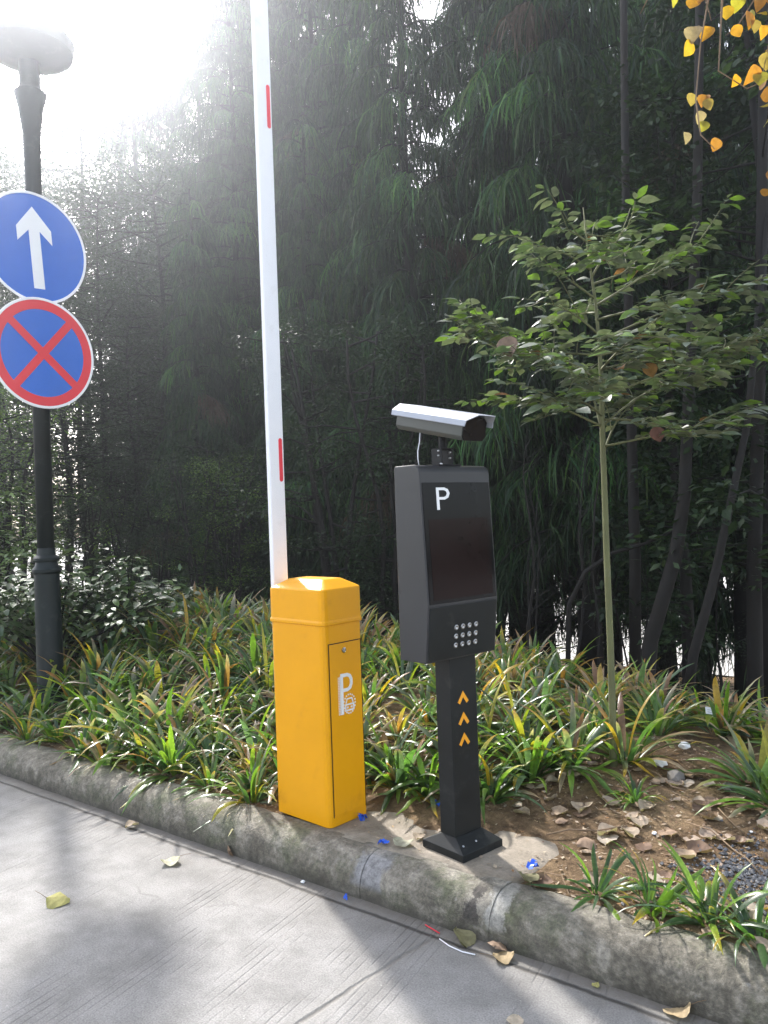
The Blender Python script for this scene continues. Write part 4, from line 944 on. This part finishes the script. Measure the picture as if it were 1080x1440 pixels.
bit('foam_block', onbed(927, 1078)+Vector((0, 0, .01)), .035, 'white_litter', 'white foam block lying flat below the plants', 'litter', 8, .6)
bit('foam_block', onbed(962, 1057)+Vector((0, 0, .02)), .028, 'white_litter', 'upper crumpled white foam piece among the plants', 'litter', 9, .9)
def strip(name, pts, r, m, label, cat='litter', n=6):
    b = Vector(pts[0]); mb = MB(); mb.tube([Vector(p)-b for p in pts], r, n); o = mb.build(name, m, smooth=True); o.location = b; return tag(o, label, cat)
def scrap(name, p, size, m, label, seed):      # crumpled tape: a few folded ribbons
    rnd = random.Random(seed); mb = MB()
    for _ in range(3):
        q = Vector((rnd.uniform(-.4, .4)*size, rnd.uniform(-.4, .4)*size, .002)); d = Vector((rnd.uniform(-1, 1), rnd.uniform(-1, 1), rnd.uniform(0, .6))).normalized(); sd = Vector((-d.y, d.x, .3)).normalized()*size*.18
        vs = []
        for k in range(5):
            e = q+d*size*(k/4-.5)+Vector((0, 0, abs(math.sin(k*1.7))*size*.35)); vs += [e-sd, e+sd]
        mb.add(vs, [(2*k, 2*k+1, 2*k+3, 2*k+2) for k in range(4)])
    o = mb.build(name, m, fix=False); o.location = p; sol = o.modifiers.new('s', 'SOLIDIFY'); sol.thickness = .0012; return tag(o, label, 'litter')
scrap('plastic_scrap', on(540, 1187, PADZ+.004), .035, 'blue_plastic', 'crumpled blue tape scrap on the kerb top between cabinet and kiosk', 1)
scrap('plastic_scrap', on(506, 1152, PADZ+.003), .04, 'blue_plastic', 'blue tape scrap under the right corner of the yellow cabinet', 2)
scrap('plastic_scrap', on(617, 1132, .17), .04, 'blue_plastic', 'blue tape scrap behind the kiosk column', 3)
scrap('plastic_scrap', on(750, 1220, .165), .045, 'blue_plastic', 'bright blue tape scrap right of the kiosk base', 4)
scrap('plastic_scrap', on(485, 1262, .004), .018, 'blue_plastic', 'tiny blue tape scrap in the gutter', 5)
strip('red_straw', [on(598, 1300, .004), on(608, 1306, .005), on(618, 1312, .004)], .0022, 'red_plastic', 'short red straw piece in the gutter below the kiosk')
strip('white_cable_tie', [on(618, 1320, .004), on(632, 1330, .004), on(650, 1338, .004), on(668, 1342, .006)], .0022, 'white_paint', 'white curved cable tie beside the gutter leaf')
def bedline(pts, up_=.012): 
    return [onbed(x, y)+Vector((0, 0, up_+.01*(k % 2))) for k, (x, y) in enumerate(pts)]
strip('dry_twig', bedline([(768, 1178), (800, 1174), (840, 1172), (882, 1169)]), .0035, 'twig', 'pale straight twig lying across the bare soil', 'twig')
strip('dry_twig', bedline([(965, 1160), (1000, 1175), (1030, 1198), (1050, 1215), (1070, 1235)]), .0028, 'twig', 'long curved dry twig near the right edge', 'twig')
strip('dry_twig', bedline([(1010, 1140), (1025, 1160), (1045, 1175)]), .0022, 'twig', 'short curved twig above the long one at right', 'twig')
strip('dry_twig', bedline([(760, 1230), (790, 1240), (800, 1262), (830, 1270)]), .002, 'twig', 'thin twig by the kerb right of the blue scrap', 'twig')
strip('dry_twig', bedline([(900, 1080), (925, 1095), (945, 1110), (965, 1118)]), .004, 'twig', 'thick brown twig below the white foam block', 'twig')
def plant_tag():
    p = onbed(1000, 1030); c = at(998, 1003, p.y); t = empty('plant_label', (p.x, p.y, p.z-.03), R(15), 'small white plant label on a stake among the plants at the right', 'label'); h = c.z-p.z+.03
    mb = MB(); mb.tube([(0, 0, 0), (0, .005, h)], .004, 6); mb.build('stake', 'twig', t)
    mb = MB(); T = Matrix.Translation((0, -.008, h)) @ Matrix.Rotation(R(12), 4, 'Y') @ Matrix.Rotation(R(-25), 4, 'X'); mb.box(-.036, .036, -.0015, .0015, -.034, .034, T); cd = mb.build('card', 'white_litter', t, bevel=.001)
    mb = MB()
    for k in range(4): mb.box(-.026, .024-.006*(k % 2), -.0022, -.0014, .018-k*.012, .0195-k*.012, T)
    mb.build('faded_lines', 'camera_under', cd)
plant_tag()
# dark gravel by the right edge
def gravel():
    mb = MB(); rnd = random.Random(4)
    for _ in range(900):
        q = onbed(rnd.gauss(1040, 45), rnd.gauss(1235, 28)); x, s = loc(q)
        if s < .22: continue
        r = rnd.uniform(.004, .012); vs = [q+Vector((0, 0, r*.4))+Vector(d)*r*rnd.uniform(.6, 1.2) for d in ((1, 0, 0), (0, 1, 0), (-1, 0, 0), (0, -1, 0), (0, 0, .8), (0, 0, -.8))]
        mb.add(vs, [(0, 1, 4), (1, 2, 4), (2, 3, 4), (3, 0, 4), (1, 0, 5), (2, 1, 5), (3, 2, 5), (0, 3, 5)])
    tag(mb.build('gravel', 'gravel', fix=False), 'dark loose gravel on the soil at the right', 'gravel', kind='stuff')
gravel()
def duff():     # fine crumbs of broken leaf, needles and straw over the bed
    mb = MB(); rnd = random.Random(14)
    for _ in range(16000):
        x, s = rnd.uniform(-4.5, 1.3), rnd.uniform(.17, 1.9)**1.0; z = gz(x, s)+.003
        if -1.62 < x < -.6 and s < .66:
            if rnd.random() < .75: continue
            z = PADZ+.002
        p = W(x, s, z); a = rnd.uniform(0, 6.28); L = rnd.uniform(.006, .03); wd = L*rnd.uniform(.08, .6); d = Vector((math.cos(a), math.sin(a), rnd.uniform(-.15, .35))); e = Vector((-math.sin(a), math.cos(a), rnd.uniform(-.3, .3)))
        c = rnd.choice(BR+DRY[:4]+BR); mb.add([p, p+d*L*.5+e*wd*.5, p+d*L, p+d*L*.5-e*wd*.5], [(0, 1, 2, 3)], [c]*4)
    tag(mb.build('leaf_litter', 'dry_leaf', fix=False), 'fine crumbled leaf litter covering the bed', 'litter', kind='stuff')
duff()

# ------------------------------------------------------------------ haze added to give the glow of lens glare near the sun
def glare_haze():
    mb = MB(); mb.box(-30, 30, -6, 42, -3.4, 16); o = mb.build('glare_haze', 'black_glass'); o.data.materials.clear()
    m = bpy.data.materials.new('glare_air'); m.use_nodes = True; n = m.node_tree; n.nodes.clear()
    v = n.nodes.new('ShaderNodeVolumePrincipled'); v.inputs['Color'].default_value = (.86, .91, 1, 1); v.inputs['Density'].default_value = .0058; v.inputs['Anisotropy'].default_value = .89
    out = n.nodes.new('ShaderNodeOutputMaterial'); n.links.new(v.outputs[0], out.inputs['Volume']); o.data.materials.append(m); tag(o, kind='stuff')
glare_haze()
